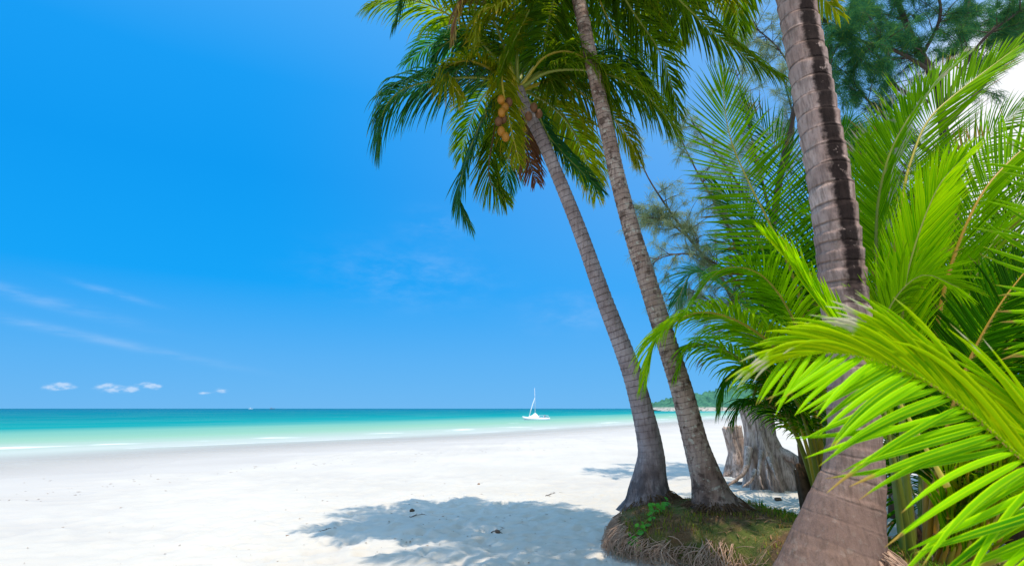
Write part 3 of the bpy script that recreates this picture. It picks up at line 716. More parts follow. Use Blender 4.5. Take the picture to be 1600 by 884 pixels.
frond(palm2, PXD(7.9, 6.75, [HB, (850, -40, 7.9), (820, 30, 7.9), (792, 85, 7.9), (780, 120, 7.9)]), M_mature, M_rachisG, 0.67, 103, 0.14, 1.0, 5, 58, 25, 0.029)
frond(palm2, PXD(7.9, 6.75, [HB, (880, -60, 8.3), (858, 30, 8.6), (850, 90, 8.7), (870, 150, 8.7)]), M_mature, M_rachisG, 0.78, 103, 0.14, 0.9, 5, 58, 25, 0.029, hint=(0, -1, .2))
frond(palm2, PXD(7.9, 6.75, [HB, (910, -60, 8.5), (945, 20, 8.8), (980, 90, 8.9), (1010, 140, 8.9)]), M_mature, M_rachisY, 0.91, 125, 0.14, 0.7, 5, 55, 25, 0.030, hint=(.2, -.8, .6))
frond(palm2, PXD(7.9, 6.75, [HB, (930, -70, 8.2), (990, 20, 8.5), (1035, 90, 8.6), (1062, 180, 8.6)]), M_mature, M_rachisG, 0.82, 119, 0.14, 1.0, 5, 55, 25, 0.030)
frond(palm2, PXD(7.9, 6.75, [HB, (960, -90, 7.6), (1040, -20, 7.5), (1120, 55, 7.5), (1185, 100, 7.5), (1222, 120, 7.5)]), M_mature, M_rachisG, 0.75, 134, 0.14, 1.4, 8, 55, 18, 0.029)
frond(palm2, PXD(7.9, 6.75, [HB, (940, -110, 7.9), (1010, -70, 8.1), (1080, -30, 8.2), (1150, 0, 8.2)]), M_yellow, M_rachisY, 0.72, 119, 0.14, 1.5, 5, 58, 25, 0.029)
frond(palm2, PXD(7.9, 6.75, [HB, (930, -80, 8.4), (980, -20, 8.8), (1030, 40, 9.0), (1060, 70, 9.0)]), M_yellow, M_rachisY, 0.57, 103, 0.2, 1.2, 5, 58, 25, 0.029)
for k, (a_, e_, L_, sg_) in enumerate([(0, 50, 2.6, 1.2), (55, 55, 2.6, 1.2), (140, 78, 2.1, 1.0), (225, 72, 2.1, 1.0), (275, 55, 2.6, 1.2), (320, 40, 2.6, 1.2), (20, 5, 2.5, 1.1), (340, 0, 2.5, 1.1), (5, -20, 2.3, .8), (60, 5, 2.4, 1.2)]):
    frond(palm2, arch(hub2, a_, e_, L_, sg_, bend=rr_.uniform(-.3, .3)), [M_mature, M_bluegreen, M_mature][k % 3], M_rachisG, 0.75, 94, 0.16, 1.2, 6, 58, 25, 0.029)

# ---- big ringed trunk
b3 = P(1306, 905, 4.65)
palm3 = thing('coconut_palm', 'thick pale coconut palm trunk with ringed bark and a black stain down its face', 'palm tree', b3)
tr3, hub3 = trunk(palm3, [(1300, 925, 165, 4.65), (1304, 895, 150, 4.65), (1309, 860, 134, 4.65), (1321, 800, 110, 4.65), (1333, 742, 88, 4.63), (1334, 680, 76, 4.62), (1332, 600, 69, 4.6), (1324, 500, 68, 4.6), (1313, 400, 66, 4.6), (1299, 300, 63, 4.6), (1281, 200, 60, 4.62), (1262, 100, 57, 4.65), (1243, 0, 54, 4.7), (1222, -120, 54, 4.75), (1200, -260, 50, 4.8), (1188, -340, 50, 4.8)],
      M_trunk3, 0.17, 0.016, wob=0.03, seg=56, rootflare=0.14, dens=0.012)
for k, (a_, e_, L_, sg_) in enumerate([(300, 20, 3.0, 1.1), (340, 40, 3.2, 1.2), (15, 15, 3.0, 1.1), (265, 45, 3.1, 1.2), (225, 40, 3.0, 1.2), (60, 50, 3.0, 1.2), (180, 60, 2.6, 1.2), (110, 60, 2.6, 1.2), (320, 60, 3.0, 1.1), (285, 65, 3.0, 1.1), (0, 60, 3.0, 1.1), (245, 15, 2.8, 1.0), (200, 20, 2.8, 1.0), (35, 35, 3.0, 1.1), (355, 5, 2.8, 1.0)]):
    frond(palm3, arch(hub3, a_, e_, L_ * 1.1, sg_), [M_mature, M_yellow, M_mature][k % 3], M_rachisG, 0.9, 84, 0.16, 1.2, 6, 58, 25, 0.046, seed=400 + k)
frond(palm3, PX([(1195, -300, 4.8), (1215, -200, 5.4), (1245, -90, 5.8), (1275, -20, 5.9), (1310, 22, 5.9)]), M_yellow, M_rachisY, 0.5, 60, 0.2, 0.9, 5, 55, 22, 0.04)

def foot_roots(palm, cx, cy, rad, n, up, seed, m):
    rs = np.random.default_rng(seed); A = Acc()
    for k in range(n):
        a = rs.uniform(0, 6.28); r0 = rad * rs.uniform(.93, 1.02); h0 = rs.uniform(.02, up)
        x0, y0 = cx + math.cos(a) * (r0 - h0 * .45), cy + math.sin(a) * (r0 - h0 * .45)
        r1 = r0 + rs.uniform(.03, .16); a1 = a + rs.normal(0, .12)
        x1, y1 = cx + math.cos(a1) * r1, cy + math.sin(a1) * r1
        z0 = ground(x0, y0) + h0; z1 = ground(x1, y1) - .005
        pts, _ = catmull([(x0, y0, z0), ((x0 + x1) / 2 + rs.normal(0, .015), (y0 + y1) / 2 + rs.normal(0, .015), (z0 + z1) / 2 + rs.uniform(-.01, .03)), (x1, y1, z1)], 6)
        r_ = rs.uniform(.003, .008); A.add(*tube(pts, np.linspace(r_, r_ * .5, 6), 5))
    A.build('root_mat', m, palm)
foot_roots(palm3, b3.x, b3.y, .42, 420, .16, 51, M_root)
foot_roots(palm2, b2.x + .03, b2.y, .30, 200, .09, 52, M_fibre)
foot_roots(palm1, b1.x, b1.y, .27, 180, .09, 53, M_fibre)

# ---- young palm behind the thick trunk
GA = 7.3
bA = Vector((P(1285, 810, GA).x, GA, ground(P(1285, 810, GA).x, GA)))
youngA = thing('young_palm', 'young palm with brown sheathed base, its tall feathered frond rising beside the thick trunk', 'palm tree', bA)
CAM_N = (0.15, -1.0, 0.15)
frond(youngA, PX([(1285, 760, 7.3), (1272, 640, 7.2), (1250, 470, 7.1), (1209, 363, 7.0), (1170, 285, 6.9), (1143, 222, 6.9), (1132, 165, 6.9), (1130, 118, 6.9)]), M_young, M_rachisY, 1.12, 84, 0.30, 0.06, 6, 78, 8, 0.034, hint=CAM_N, mid=.7, r0=0.035, curl=.03, jit=.3)
frond(youngA, PX([(1282, 770, 7.2), (1262, 650, 7.0), (1225, 560, 6.7), (1160, 505, 6.5), (1090, 488, 6.4), (1030, 525, 6.3), (1008, 590, 6.3)]), M_bright, M_rachisY, 0.85, 112, 0.28, 0.95, 12, 55, 25, 0.034, r0=0.035, jit=.5)
frond(youngA, PX([(1280, 770, 7.4), (1255, 640, 7.5), (1205, 530, 7.7), (1140, 455, 7.8), (1085, 425, 7.8), (1058, 470, 7.8)]), M_bluegreen, M_rachisY, 0.8, 78, 0.28, 0.7, 8, 55, 25, 0.028, r0=0.035, jit=.5)
frond(youngA, PX([(1278, 775, 7.2), (1240, 670, 7.0), (1190, 590, 6.9), (1130, 545, 6.8), (1080, 540, 6.8), (1060, 575, 6.8)]), M_young, M_rachisG, 0.75, 110, 0.26, 1.3, 8, 55, 25, 0.028, r0=0.035, jit=.5)
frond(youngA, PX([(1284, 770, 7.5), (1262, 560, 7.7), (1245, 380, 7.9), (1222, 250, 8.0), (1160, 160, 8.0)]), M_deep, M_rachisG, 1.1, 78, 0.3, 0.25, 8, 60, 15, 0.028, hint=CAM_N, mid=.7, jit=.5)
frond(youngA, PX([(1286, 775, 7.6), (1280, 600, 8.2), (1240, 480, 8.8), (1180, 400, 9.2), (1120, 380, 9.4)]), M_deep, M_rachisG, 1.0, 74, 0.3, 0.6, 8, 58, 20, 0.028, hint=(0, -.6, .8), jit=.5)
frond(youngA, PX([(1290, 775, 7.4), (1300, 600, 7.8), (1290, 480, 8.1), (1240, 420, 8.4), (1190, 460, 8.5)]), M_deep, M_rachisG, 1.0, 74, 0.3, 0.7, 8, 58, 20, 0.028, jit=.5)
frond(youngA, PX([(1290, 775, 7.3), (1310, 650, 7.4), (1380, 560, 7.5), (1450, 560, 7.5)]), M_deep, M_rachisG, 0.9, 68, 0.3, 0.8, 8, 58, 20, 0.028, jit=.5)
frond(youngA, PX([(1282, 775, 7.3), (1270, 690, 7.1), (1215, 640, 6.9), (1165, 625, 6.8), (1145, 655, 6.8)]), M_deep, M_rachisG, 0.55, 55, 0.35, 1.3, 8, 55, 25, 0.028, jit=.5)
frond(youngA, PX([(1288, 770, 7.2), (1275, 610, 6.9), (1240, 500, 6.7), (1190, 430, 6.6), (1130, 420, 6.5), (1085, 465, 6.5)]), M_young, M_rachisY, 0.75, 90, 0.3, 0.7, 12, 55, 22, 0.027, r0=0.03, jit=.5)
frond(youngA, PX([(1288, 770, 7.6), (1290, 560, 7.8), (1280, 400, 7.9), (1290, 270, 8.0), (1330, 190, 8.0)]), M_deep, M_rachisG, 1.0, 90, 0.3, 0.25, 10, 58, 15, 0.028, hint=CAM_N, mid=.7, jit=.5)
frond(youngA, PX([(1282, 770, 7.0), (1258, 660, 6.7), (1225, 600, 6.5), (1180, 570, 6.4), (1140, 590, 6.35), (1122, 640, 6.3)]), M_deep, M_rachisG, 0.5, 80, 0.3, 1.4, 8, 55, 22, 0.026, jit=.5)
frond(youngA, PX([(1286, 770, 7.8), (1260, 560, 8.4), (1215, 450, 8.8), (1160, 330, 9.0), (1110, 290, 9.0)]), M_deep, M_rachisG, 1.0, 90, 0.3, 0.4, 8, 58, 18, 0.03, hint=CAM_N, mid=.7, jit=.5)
frond(youngA, PX([(1276, 760, 7.1), (1252, 670, 6.9), (1222, 610, 6.8), (1196, 585, 6.75), (1180, 610, 6.75)]), M_yellow, M_rachisY, 0.4, 60, 0.35, 1.2, 8, 55, 25, 0.024, jit=.8)
# fibrous stem base
A = Acc()
for k in range(9):
    a_ = k * 2.4; h_ = rng.uniform(0.7, 1.25)
    p0 = np.array(bA) + np.array([math.cos(a_) * 0.10, math.sin(a_) * 0.10, -0.1]); p2 = p0 + np.array([math.cos(a_) * 0.12 - .03, math.sin(a_) * 0.10, h_ + .1])
    pts, _ = catmull([p0, (p0 + p2) / 2 + np.array([-math.cos(a_) * .03, 0, 0]), p2], 8)
    A.add(*tube(pts, np.interp(np.linspace(0, 1, 8), [0, .5, 1], [.13, .09, .03]), 7))
A.build('stem_sheath', M_fibre, youngA)

# ---- young palm right of the thick trunk
GB = 5.4
xB = P(1440, 900, GB).x
bB = Vector((xB, GB, ground(xB, GB)))
youngB = thing('young_palm', 'young palm with upright folded fronds, pale scorched leaf tips and orange stalks', 'palm tree', bB)
frond(youngB, PX([(1425, 930, 5.4), (1395, 700, 5.4), (1375, 500, 5.3), (1371, 342, 5.2), (1387, 253, 5.1), (1414, 195, 5.1), (1450, 145, 5.1), (1505, 92, 5.1)]), M_youngdry, M_rachisG, 0.60, 120, 0.34, 0.03, 40, 48, 12, 0.028, hint=(-.75, -.55, .4), mid=.7, r0=0.05, curl=.03, jit=.35)
frond(youngB, PX([(1435, 930, 5.5), (1412, 700, 5.6), (1402, 450, 5.7), (1412, 303, 5.8), (1426, 245, 5.85), (1449, 191, 5.9), (1490, 150, 5.9), (1592, 72, 5.9)]), M_young, M_rachisY, 0.92, 120, 0.36, 0.08, 34, 56, 10, 0.028, hint=(-.45, -.8, .5), mid=.75, r0=0.04, curl=.03, jit=.35)
frond(youngB, PX([(1450, 930, 5.4), (1450, 700, 5.3), (1470, 480, 5.2), (1520, 330, 5.1), (1580, 250, 5.1), (1660, 190, 5.1)]), M_young, M_rachisO, 0.95, 124, 0.30, 0.15,  36, 48, 14, 0.026, hint=(-.5, -.6, .6), mid=.7, r0=0.04, curl=.06, jit=.35)
frond(youngB, PX([(1430, 930, 5.2), (1412, 700, 5.0), (1408, 540, 4.9), (1420, 420, 4.8), (1462, 300, 4.8), (1510, 240, 4.8)]), M_bright, M_rachisG, 0.62, 105, 0.42, 0.05, 45, 38, 12, 0.034, hint=(-.4, -.9, .2), mid=.75, r0=0.04, curl=.05, jit=.35)
frond(youngB, PX([(1430, 930, 5.6), (1400, 740, 6.0), (1370, 560, 6.3), (1350, 400, 6.5), (1345, 290, 6.6), (1360, 210, 6.6)]), M_young, M_rachisG, 0.85, 117, 0.34, 0.10, 15, 55, 15, 0.025, hint=CAM_N, mid=.7, jit=.35)
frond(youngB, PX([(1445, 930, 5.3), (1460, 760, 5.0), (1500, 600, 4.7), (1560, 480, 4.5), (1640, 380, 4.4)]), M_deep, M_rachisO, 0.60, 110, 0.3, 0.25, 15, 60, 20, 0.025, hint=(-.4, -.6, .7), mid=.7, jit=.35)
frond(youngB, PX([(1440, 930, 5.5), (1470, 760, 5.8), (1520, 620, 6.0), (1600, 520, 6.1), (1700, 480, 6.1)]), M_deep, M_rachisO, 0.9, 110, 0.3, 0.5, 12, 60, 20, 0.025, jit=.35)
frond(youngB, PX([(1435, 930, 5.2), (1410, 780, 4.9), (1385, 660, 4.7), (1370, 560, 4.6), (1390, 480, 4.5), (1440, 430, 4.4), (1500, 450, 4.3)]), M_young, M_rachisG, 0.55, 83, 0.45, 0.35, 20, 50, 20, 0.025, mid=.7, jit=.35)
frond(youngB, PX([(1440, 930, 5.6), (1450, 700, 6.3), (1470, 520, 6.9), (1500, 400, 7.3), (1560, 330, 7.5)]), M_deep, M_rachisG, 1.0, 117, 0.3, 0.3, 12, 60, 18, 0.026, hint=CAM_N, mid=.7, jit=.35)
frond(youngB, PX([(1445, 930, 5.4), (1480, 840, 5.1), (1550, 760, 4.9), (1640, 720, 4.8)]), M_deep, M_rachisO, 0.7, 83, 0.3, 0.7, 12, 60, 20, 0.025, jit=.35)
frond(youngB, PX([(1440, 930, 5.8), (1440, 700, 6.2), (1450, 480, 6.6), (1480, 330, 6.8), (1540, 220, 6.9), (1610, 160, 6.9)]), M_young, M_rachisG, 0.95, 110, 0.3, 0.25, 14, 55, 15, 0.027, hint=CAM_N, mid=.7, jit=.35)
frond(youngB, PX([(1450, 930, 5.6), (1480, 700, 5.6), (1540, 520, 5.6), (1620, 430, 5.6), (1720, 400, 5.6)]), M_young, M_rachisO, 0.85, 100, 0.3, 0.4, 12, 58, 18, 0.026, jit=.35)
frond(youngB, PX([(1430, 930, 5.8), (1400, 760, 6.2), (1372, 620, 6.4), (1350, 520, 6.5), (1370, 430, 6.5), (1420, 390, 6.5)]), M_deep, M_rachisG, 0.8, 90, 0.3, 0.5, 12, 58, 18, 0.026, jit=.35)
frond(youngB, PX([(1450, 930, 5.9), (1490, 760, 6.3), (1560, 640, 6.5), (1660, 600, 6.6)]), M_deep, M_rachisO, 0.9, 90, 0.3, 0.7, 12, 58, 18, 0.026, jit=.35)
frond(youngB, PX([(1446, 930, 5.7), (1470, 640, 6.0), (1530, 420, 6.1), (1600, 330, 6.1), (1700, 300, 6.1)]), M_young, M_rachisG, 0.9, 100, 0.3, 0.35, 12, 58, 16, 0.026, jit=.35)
for k in range(7):
    q = rng.uniform(-1, 1)
    frond(youngB, PX([(1445 + 10 * k, 940, 5.2), (1470 + 14 * k + 10 * q, 850, 5.0), (1480 + 20 * k, 760, 4.8), (1490 + 26 * k + 30 * q, 690, 4.6)]), [M_young, M_bright, M_yellow][k % 3], [M_rachisO, M_rachisY][k % 2], 0.55, 22, 0.3, 0.25, 10, 30, 12, 0.04, hint=CAM_N)

# ---- foreground palm standing beyond the frame edge
bC = Vector((2.35, 1.9, ground(2.35, 1.9)))
youngC = thing('young_palm', 'nearest young palm reaching in with broad yellow-green fronds and white withered tips', 'palm tree', bC)
M_nearblade = leaf_mat('sunlit_scorched_leaf', (0.16, 0.44, 0.0005), (0.40, 0.62, 0.001), (0.66, 0.54, 0.16), (0.58, 0.88, 0.001), 0.92, (0.74, 0.66, 0.46), -0.05, gloss=0.02, tfac=0.42)
NEARP = [(1960, 1000), (1800, 880), (1690, 785), (1600, 716), (1520, 645), (1440, 590), (1360, 560), (1290, 550), (1225, 562)]
frond(youngC, PX([(a, b, 2.10) for a, b in NEARP]), M_young, M_rachisO, 0.80, 56, 0.08, 0.10, 4, 64, 34, 0.029, r0=0.022, S=9, hint=(-.2, -.85, .5), mid=.6, jit=.6, ss=(.02, 1), curl=.08, prof=([0, .3, .62, .75, 1], [.85, 1, .85, .55, .28]))
fr_ = frond(youngC, PX([(a, b, 2.085) for a, b in NEARP]), M_nearblade, M_rachisY, 0.52, 130, 0.06, 0.66, 8, 22, 6, 0.032, r0=0.004, S=9, hint=(-.2, -.85, .5), mid=.6, jit=.35, ss=(1, .02), curl=.04, prof=([0, .2, .4, .6, .8, 1], [1.9, 1.6, 1.2, 1, .75, .5]))
# spear leaf folded in front of the thick trunk
frond(youngC, PX([(1480, 760, 3.7), (1400, 620, 3.75), (1350, 560, 3.8), (1285, 480, 3.8), (1235, 410, 3.8), (1200, 372, 3.8)]), M_bright, M_rachisY, 0.42, 70, 0.30, 0.0, 60, 14, 6, 0.030, hint=(.4, -.8, .3), r0=0.014, curl=.03)
frond(youngC, PX([(1960, 900, 2.6), (1790, 640, 2.6), (1710, 480, 2.6), (1680, 350, 2.6), (1662, 260, 2.6), (1655, 200, 2.6)]), M_young, M_rachisG, 0.56, 36, 0.3, 0.10, 4, 84, 55, 0.030, hint=(0, -1, .2), r0=0.018, ss=(.6, 1), jit=.8)

# ---- palms filling the grove behind
def grove_palm(base, label, seed, hgt, n, L, mset):
    p = thing('young_palm', label, 'palm tree', base)
    rs = np.random.default_rng(seed)
    for k in range(n):
        a_ = k * 137.5 + rs.uniform(-15, 15); e_ = 82 - 62 * (k / n) + rs.uniform(-5, 5)
        if 215 < a_ % 360 < 335 and e_ < 58: continue
        frond(p, arch((base[0], base[1], base[2] + hgt), a_, e_, L * rs.uniform(.85, 1.1), 0.55 + 0.5 * k / n, bend=rs.uniform(-.3, .3)), mset[k % len(mset)], M_rachisG, 0.95, 84, 0.2, 0.55, 10, 60, 18, 0.032, S=5)
    A = Acc()
    A.add(*tube([(base[0], base[1], base[2] - .15), (base[0] + .02, base[1], base[2] + hgt * .5), (base[0], base[1], base[2] + hgt + .15)], [.2, .16, .09], 10))
    A.build('stem_sheath', M_fibre, p)
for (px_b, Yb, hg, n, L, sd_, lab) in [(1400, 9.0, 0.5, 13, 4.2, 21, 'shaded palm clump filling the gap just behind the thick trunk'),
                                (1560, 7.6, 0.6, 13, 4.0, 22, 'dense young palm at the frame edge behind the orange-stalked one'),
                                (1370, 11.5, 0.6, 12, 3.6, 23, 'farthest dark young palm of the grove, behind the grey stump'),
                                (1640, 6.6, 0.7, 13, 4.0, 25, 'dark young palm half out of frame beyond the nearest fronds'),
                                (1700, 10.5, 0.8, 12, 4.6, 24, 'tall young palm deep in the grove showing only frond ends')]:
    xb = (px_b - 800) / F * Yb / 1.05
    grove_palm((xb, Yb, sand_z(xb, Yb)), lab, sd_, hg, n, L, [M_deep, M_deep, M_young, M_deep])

# ------------------------------------------------------------------ casuarinas
m, t, out = mat('casuarina_needles')
uvn = t.new('ShaderNodeUVMap'); U_, V_, _ = t.xyz(uvn.outputs[0])
c = t.ramp(V_, [(0, (0.02, 0.12, 0.09)), (0.6, (0.07, 0.22, 0.06)), (1, (0.22, 0.36, 0.03))])
d_ = t.new('ShaderNodeBsdfDiffuse'); t.l.new(c, d_.inputs[0]); tl = t.new('ShaderNodeBsdfTranslucent'); t.l.new(c, tl.inputs[0])
mx = t.new('ShaderNodeMixShader'); mx.inputs[0].default_value = 0.45
t.l.new(d_.outputs[0], mx.inputs[1]); t.l.new(tl.outputs[0], mx.inputs[2]); t.l.new(mx.outputs[0], out.inputs[0])
M_need = m
m, t, out = mat('pale_casuarina_needles')
uvn = t.new('ShaderNodeUVMap'); U_, V_, _ = t.xyz(uvn.outputs[0])
c = t.ramp(V_, [(0, (0.14, 0.24, 0.15)), (0.6, (0.30, 0.36, 0.17)), (1, (0.48, 0.42, 0.20))])
d_ = t.new('ShaderNodeBsdfDiffuse'); t.l.new(c, d_.inputs[0]); tl = t.new('ShaderNodeBsdfTranslucent'); t.l.new(c, tl.inputs[0])
mx = t.new('ShaderNodeMixShader'); mx.inputs[0].default_value = 0.45
t.l.new(d_.outputs[0], mx.inputs[1]); t.l.new(tl.outputs[0], mx.inputs[2]); t.l.new(mx.outputs[0], out.inputs[0])
M_need2 = m
def casuarina(label, base, trunk_pts, trunk_r, limbs, seed, mneed, twigs=14, sprays=7, needles=16, nl=0.24, tw_len=1.0, nw=0.006):
    tree = thing('casuarina_tree', label, 'tree', base)
    rs = np.random.default_rng(seed)
    Pc, L = catmull(trunk_pts, 30)
    V_, F_, U_ = tube(Pc, np.linspace(trunk_r, trunk_r * .35, 30), 12); mesh('trunk', V_, F_, M_casbark, tree, U_)
    nb = []; nd = []; nr = []
    for li, (lp, r0) in enumerate(limbs):
        Lc, LL = catmull(lp, 24)
        V_, F_, U_ = tube(Lc, np.linspace(r0, r0 * .2, 24), 7); A = Acc(); A.add(V_, F_, U_)
        for k in range(twigs):
            q = rs.uniform(.18, 1.0); i = min(22, int(q * 23)); p0 = Lc[i]; T_ = nrm(Lc[min(23, i + 1)] - Lc[i])
            d = nrm(T_ * .7 + rs.normal(0, .7, 3) + np.array([0, 0, .15])); ln = tw_len * rs.uniform(.5, 1.15) * (1.1 - .4 * q)
            tp = [p0]; p = p0.copy()
            for s_ in range(4):
                p = p + d * ln / 4; tp.append(p.copy()); d = nrm(d + rs.normal(0, .18, 3) + np.array([0, 0, -.10]))
            tc_, _ = catmull(tp, 9)
            A.add(*tube(tc_, np.linspace(r0 * .22 + .003, .002, 9), 4))
            for s_ in range(sprays):
                j = rs.uniform(.2, 1); pp = tc_[min(8, int(j * 8.99))] + rs.normal(0, .03, 3)
                dd = nrm(rs.normal(0, .55, 3) + nrm(tc_[-1] - tc_[0]) * .8 + np.array([0, 0, -.25]))
                for _ in range(needles):
                    nb.append(pp + rs.normal(0, .03, 3)); nd.append(nrm(dd + rs.normal(0, .42, 3))); nr.append(np.clip(rs.normal(.45, .22), 0, 1))
        A.build('branch', M_casbark, tree)
    nb = np.array(nb); nd = np.array(nd); nr = np.array(nr); k = len(nb)
    ln = nl * rs.uniform(.6, 1.3, k)[:, None]
    ax = nrm(np.cross(nd, rs.normal(0, 1, (k, 3)))) * nw / 2
    mid = nb + nd * ln * .5; d2 = nrm(nd + np.array([0, 0, -.55])); tip = mid + d2 * ln * .5
    V_ = np.stack([nb - ax, nb + ax, mid + ax, mid - ax, tip + ax * .3, tip - ax * .3], 1).reshape(-1, 3)
    bi = np.arange(k) * 6
    FQ = np.concatenate([np.stack([bi, bi + 1, bi + 2, bi + 3], -1), np.stack([bi + 3, bi + 2, bi + 4, bi + 5], -1)])
    mesh('crown', V_, FQ, mneed, tree, np.repeat(np.stack([nr * 0, nr], -1), 6, axis=0))
    return tree
# tall dark one at upper right
Yc = 11.0
lm = []
def Lp(pts, r): lm.append((PX(pts), r))
Lp([(1465, 130, 11), (1425, 60, 11), (1398, -10, 11), (1370, -90, 11)], .10)
Lp([(1465, 130, 11), (1500, 60, 11.3), (1520, -20, 11.6), (1545, -90, 11.8)], .06)
Lp([(1462, 115, 11), (1400, 80, 10.5), (1340, 62, 10.0), (1285, 30, 9.6)], .05)
Lp([(1450, 160, 11), (1395, 130, 11.5), (1360, 60, 12), (1335, -20, 12.4)], .05)
Lp([(1470, 250, 11), (1400, 200, 11), (1350, 150, 11), (1320, 110, 11)], .05)
Lp([(1480, 260, 11), (1410, 270, 10.6), (1350, 240, 10.3), (1300, 190, 10)], .05)
Lp([(1475, 200, 11), (1540, 130, 11.4), (1580, 60, 11.8), (1630, -10, 12)], .05)
Lp([(1470, 170, 11), (1530, 70, 10.5), (1590, 20, 10), (1660, -30, 9.8)], .05)
Lp([(1425, 60, 11), (1380, 30, 11.5), (1320, -20, 12), (1270, -70, 12.4)], .04)
Lp([(1480, 300, 11), (1420, 330, 11), (1360, 340, 11), (1310, 330, 11)], .04)
Lp([(1440, 90, 11), (1470, 20, 10.3), (1450, -60, 9.9), (1470, -120, 9.7)], .04)
Lp([(1400, 0, 11), (1430, -50, 11), (1500, -80, 11)], .04)
Lp([(1390, 90, 10.8), (1350, 20, 10.4), (1310, 70, 10.2), (1290, 120, 10)], .03)
Lp([(1500, 60, 11.3), (1560, 30, 11.2), (1620, 40, 11.2)], .03)
bc = P(1500, 660, 11); bc.z = sand_z(bc.x, bc.y)
casuarina('big dark blue-green casuarina spreading over the grove under the white cloud', bc, [bc, P(1500, 500, 11), P(1490, 330, 11), P(1465, 130, 11)], .20, lm, 5, M_need, twigs=30, sprays=9, needles=26, nl=0.22, tw_len=1.15, nw=0.0065)
# sparse pale one between the palms
lm = []
Lp([(1190, 560, 14), (1130, 440, 14), (1075, 370, 14), (1020, 290, 14), (1000, 250, 14)], .07)
Lp([(1190, 520, 14), (1150, 440, 13.6), (1095, 400, 13.4), (1040, 400, 13.2), (1010, 420, 13.2)], .05)
Lp([(1190, 480, 14), (1140, 360, 14.4), (1090, 270, 14.8), (1060, 210, 15)], .06)
Lp([(1200, 420, 14), (1160, 300, 14), (1110, 230, 14), (1080, 190, 14)], .05)
Lp([(1210, 360, 14), (1180, 240, 14.4), (1160, 150, 14.6), (1150, 110, 14.8)], .05)
Lp([(1190, 560, 14), (1120, 480, 14.2), (1070, 450, 14.4), (1045, 470, 14.5)], .04)
Lp([(1215, 300, 14), (1240, 200, 14), (1220, 110, 14)], .05)
Lp([(1250, 130, 12), (1215, 75, 12), (1175, 40, 12), (1140, 15, 12)], .03)
Lp([(1075, 370, 14), (1040, 345, 14), (1008, 340, 14)], .03)
bd = P(1205, 690, 14); bd.z = sand_z(bd.x, bd.y)
casuarina('sparse pale casuarina seen through against the sky beside the mottled palm', bd, [bd, P(1195, 600, 14), P(1195, 480, 14), P(1215, 300, 14), P(1250, 130, 13)], .16, lm, 6, M_need2, twigs=32, sprays=7, needles=20, nl=0.24, tw_len=1.15, nw=0.006)

# ------------------------------------------------------------------ stumps
def stump(label, path, lobes, seed, roots, jag=0.10):
    """path: (px, py, width px, Y) from the base upward"""
    ctrl = [P(x, y, Y) for x, y, w_, Y in path]
    base = Vector((ctrl[0].x, ctrl[0].y, sand_z(ctrl[0].x, ctrl[0].y)))
    o = thing('tree_stump', label, 'tree stump', base)
    rs = np.random.default_rng(seed)
    rr = [pxm(w_, Y, y) / 2 for x, y, w_, Y in path]
    M = 60; seg = 72
    Pc, L = catmull(ctrl, M)
    rad = np.interp(np.linspace(0, 1, M), np.linspace(0, 1, len(rr)), rr)
    for _ in range(6): rad[1:-1] = (rad[:-2] + rad[2:] + 2 * rad[1:-1]) / 4
    T, N = frames(Pc, (0, 1, .05)); B = np.cross(T, N)
    ph = rs.uniform(0, 6.28); V = []; U = []
    topj = [jag * fbm(math.cos(2 * math.pi * j / seg) * 2.5, math.sin(2 * math.pi * j / seg) * 2.5, seed, 3) for j in range(seg)]
    for i in range(M):
        q = i / (M - 1)
        for j in range(seg):
            a = 2 * math.pi * j / seg
            lob = (abs(math.sin(a * lobes / 2 + ph + q * .6)) ** 0.7 - .55) * (0.55 * (1 - q) ** 1.5 + .10)
            g = .05 * fbm(math.cos(a) * 3.5, math.sin(a) * 3.5, q * 1.2 + seed, 4) + .035 * math.sin(a * 23 + 3 * fbm(math.cos(a), math.sin(a), q * 2, 2))
            r_ = rad[i] * (1 + lob + g)
            v = Pc[i] + r_ * (math.cos(a) * N[i] + math.sin(a) * B[i]) + T[i] * topj[j] * max(0, q - .6) / .4
            V.append(tuple(v)); U.append((j / seg, q * L))
    # hollow top: rim inwards
    for k, (f_, dz) in enumerate(((.82, -.01), (.6, -.10), (.2, -.16))):
        for j in range(seg):
            v = np.array(V[(M - 1) * seg + j]); c_ = Pc[-1]
            V.append(tuple(c_ + (v - c_) * f_ + T[-1] * dz)); U.append((j / seg, L))
    Fc = []
    for i in range(M + 2):
        for j in range(seg):
            Fc.append((i * seg + j, i * seg + (j + 1) % seg, (i + 1) * seg + (j + 1) % seg, (i + 1) * seg + j))
    Fc.append(tuple((M + 2) * seg + j for j in range(seg)))
    mesh('trunk', V, Fc, M_woodgrey, o, U)
    for pts, r_ in roots:
        Rc, _ = catmull(PX(pts), 20)
        Rc = Rc + np.array([[0.02 * fbm(k * .5, seed, 0), 0.02 * fbm(k * .5, seed, 4), 0.02 * fbm(k * .4, seed, 8)] for k in range(20)])
        V_, F_, U_ = tube(Rc, np.linspace(r_, r_ * .25, 20), 9); mesh('root', V_, F_, M_woodgrey, o, U_)
    return o
ys_ = 12.2
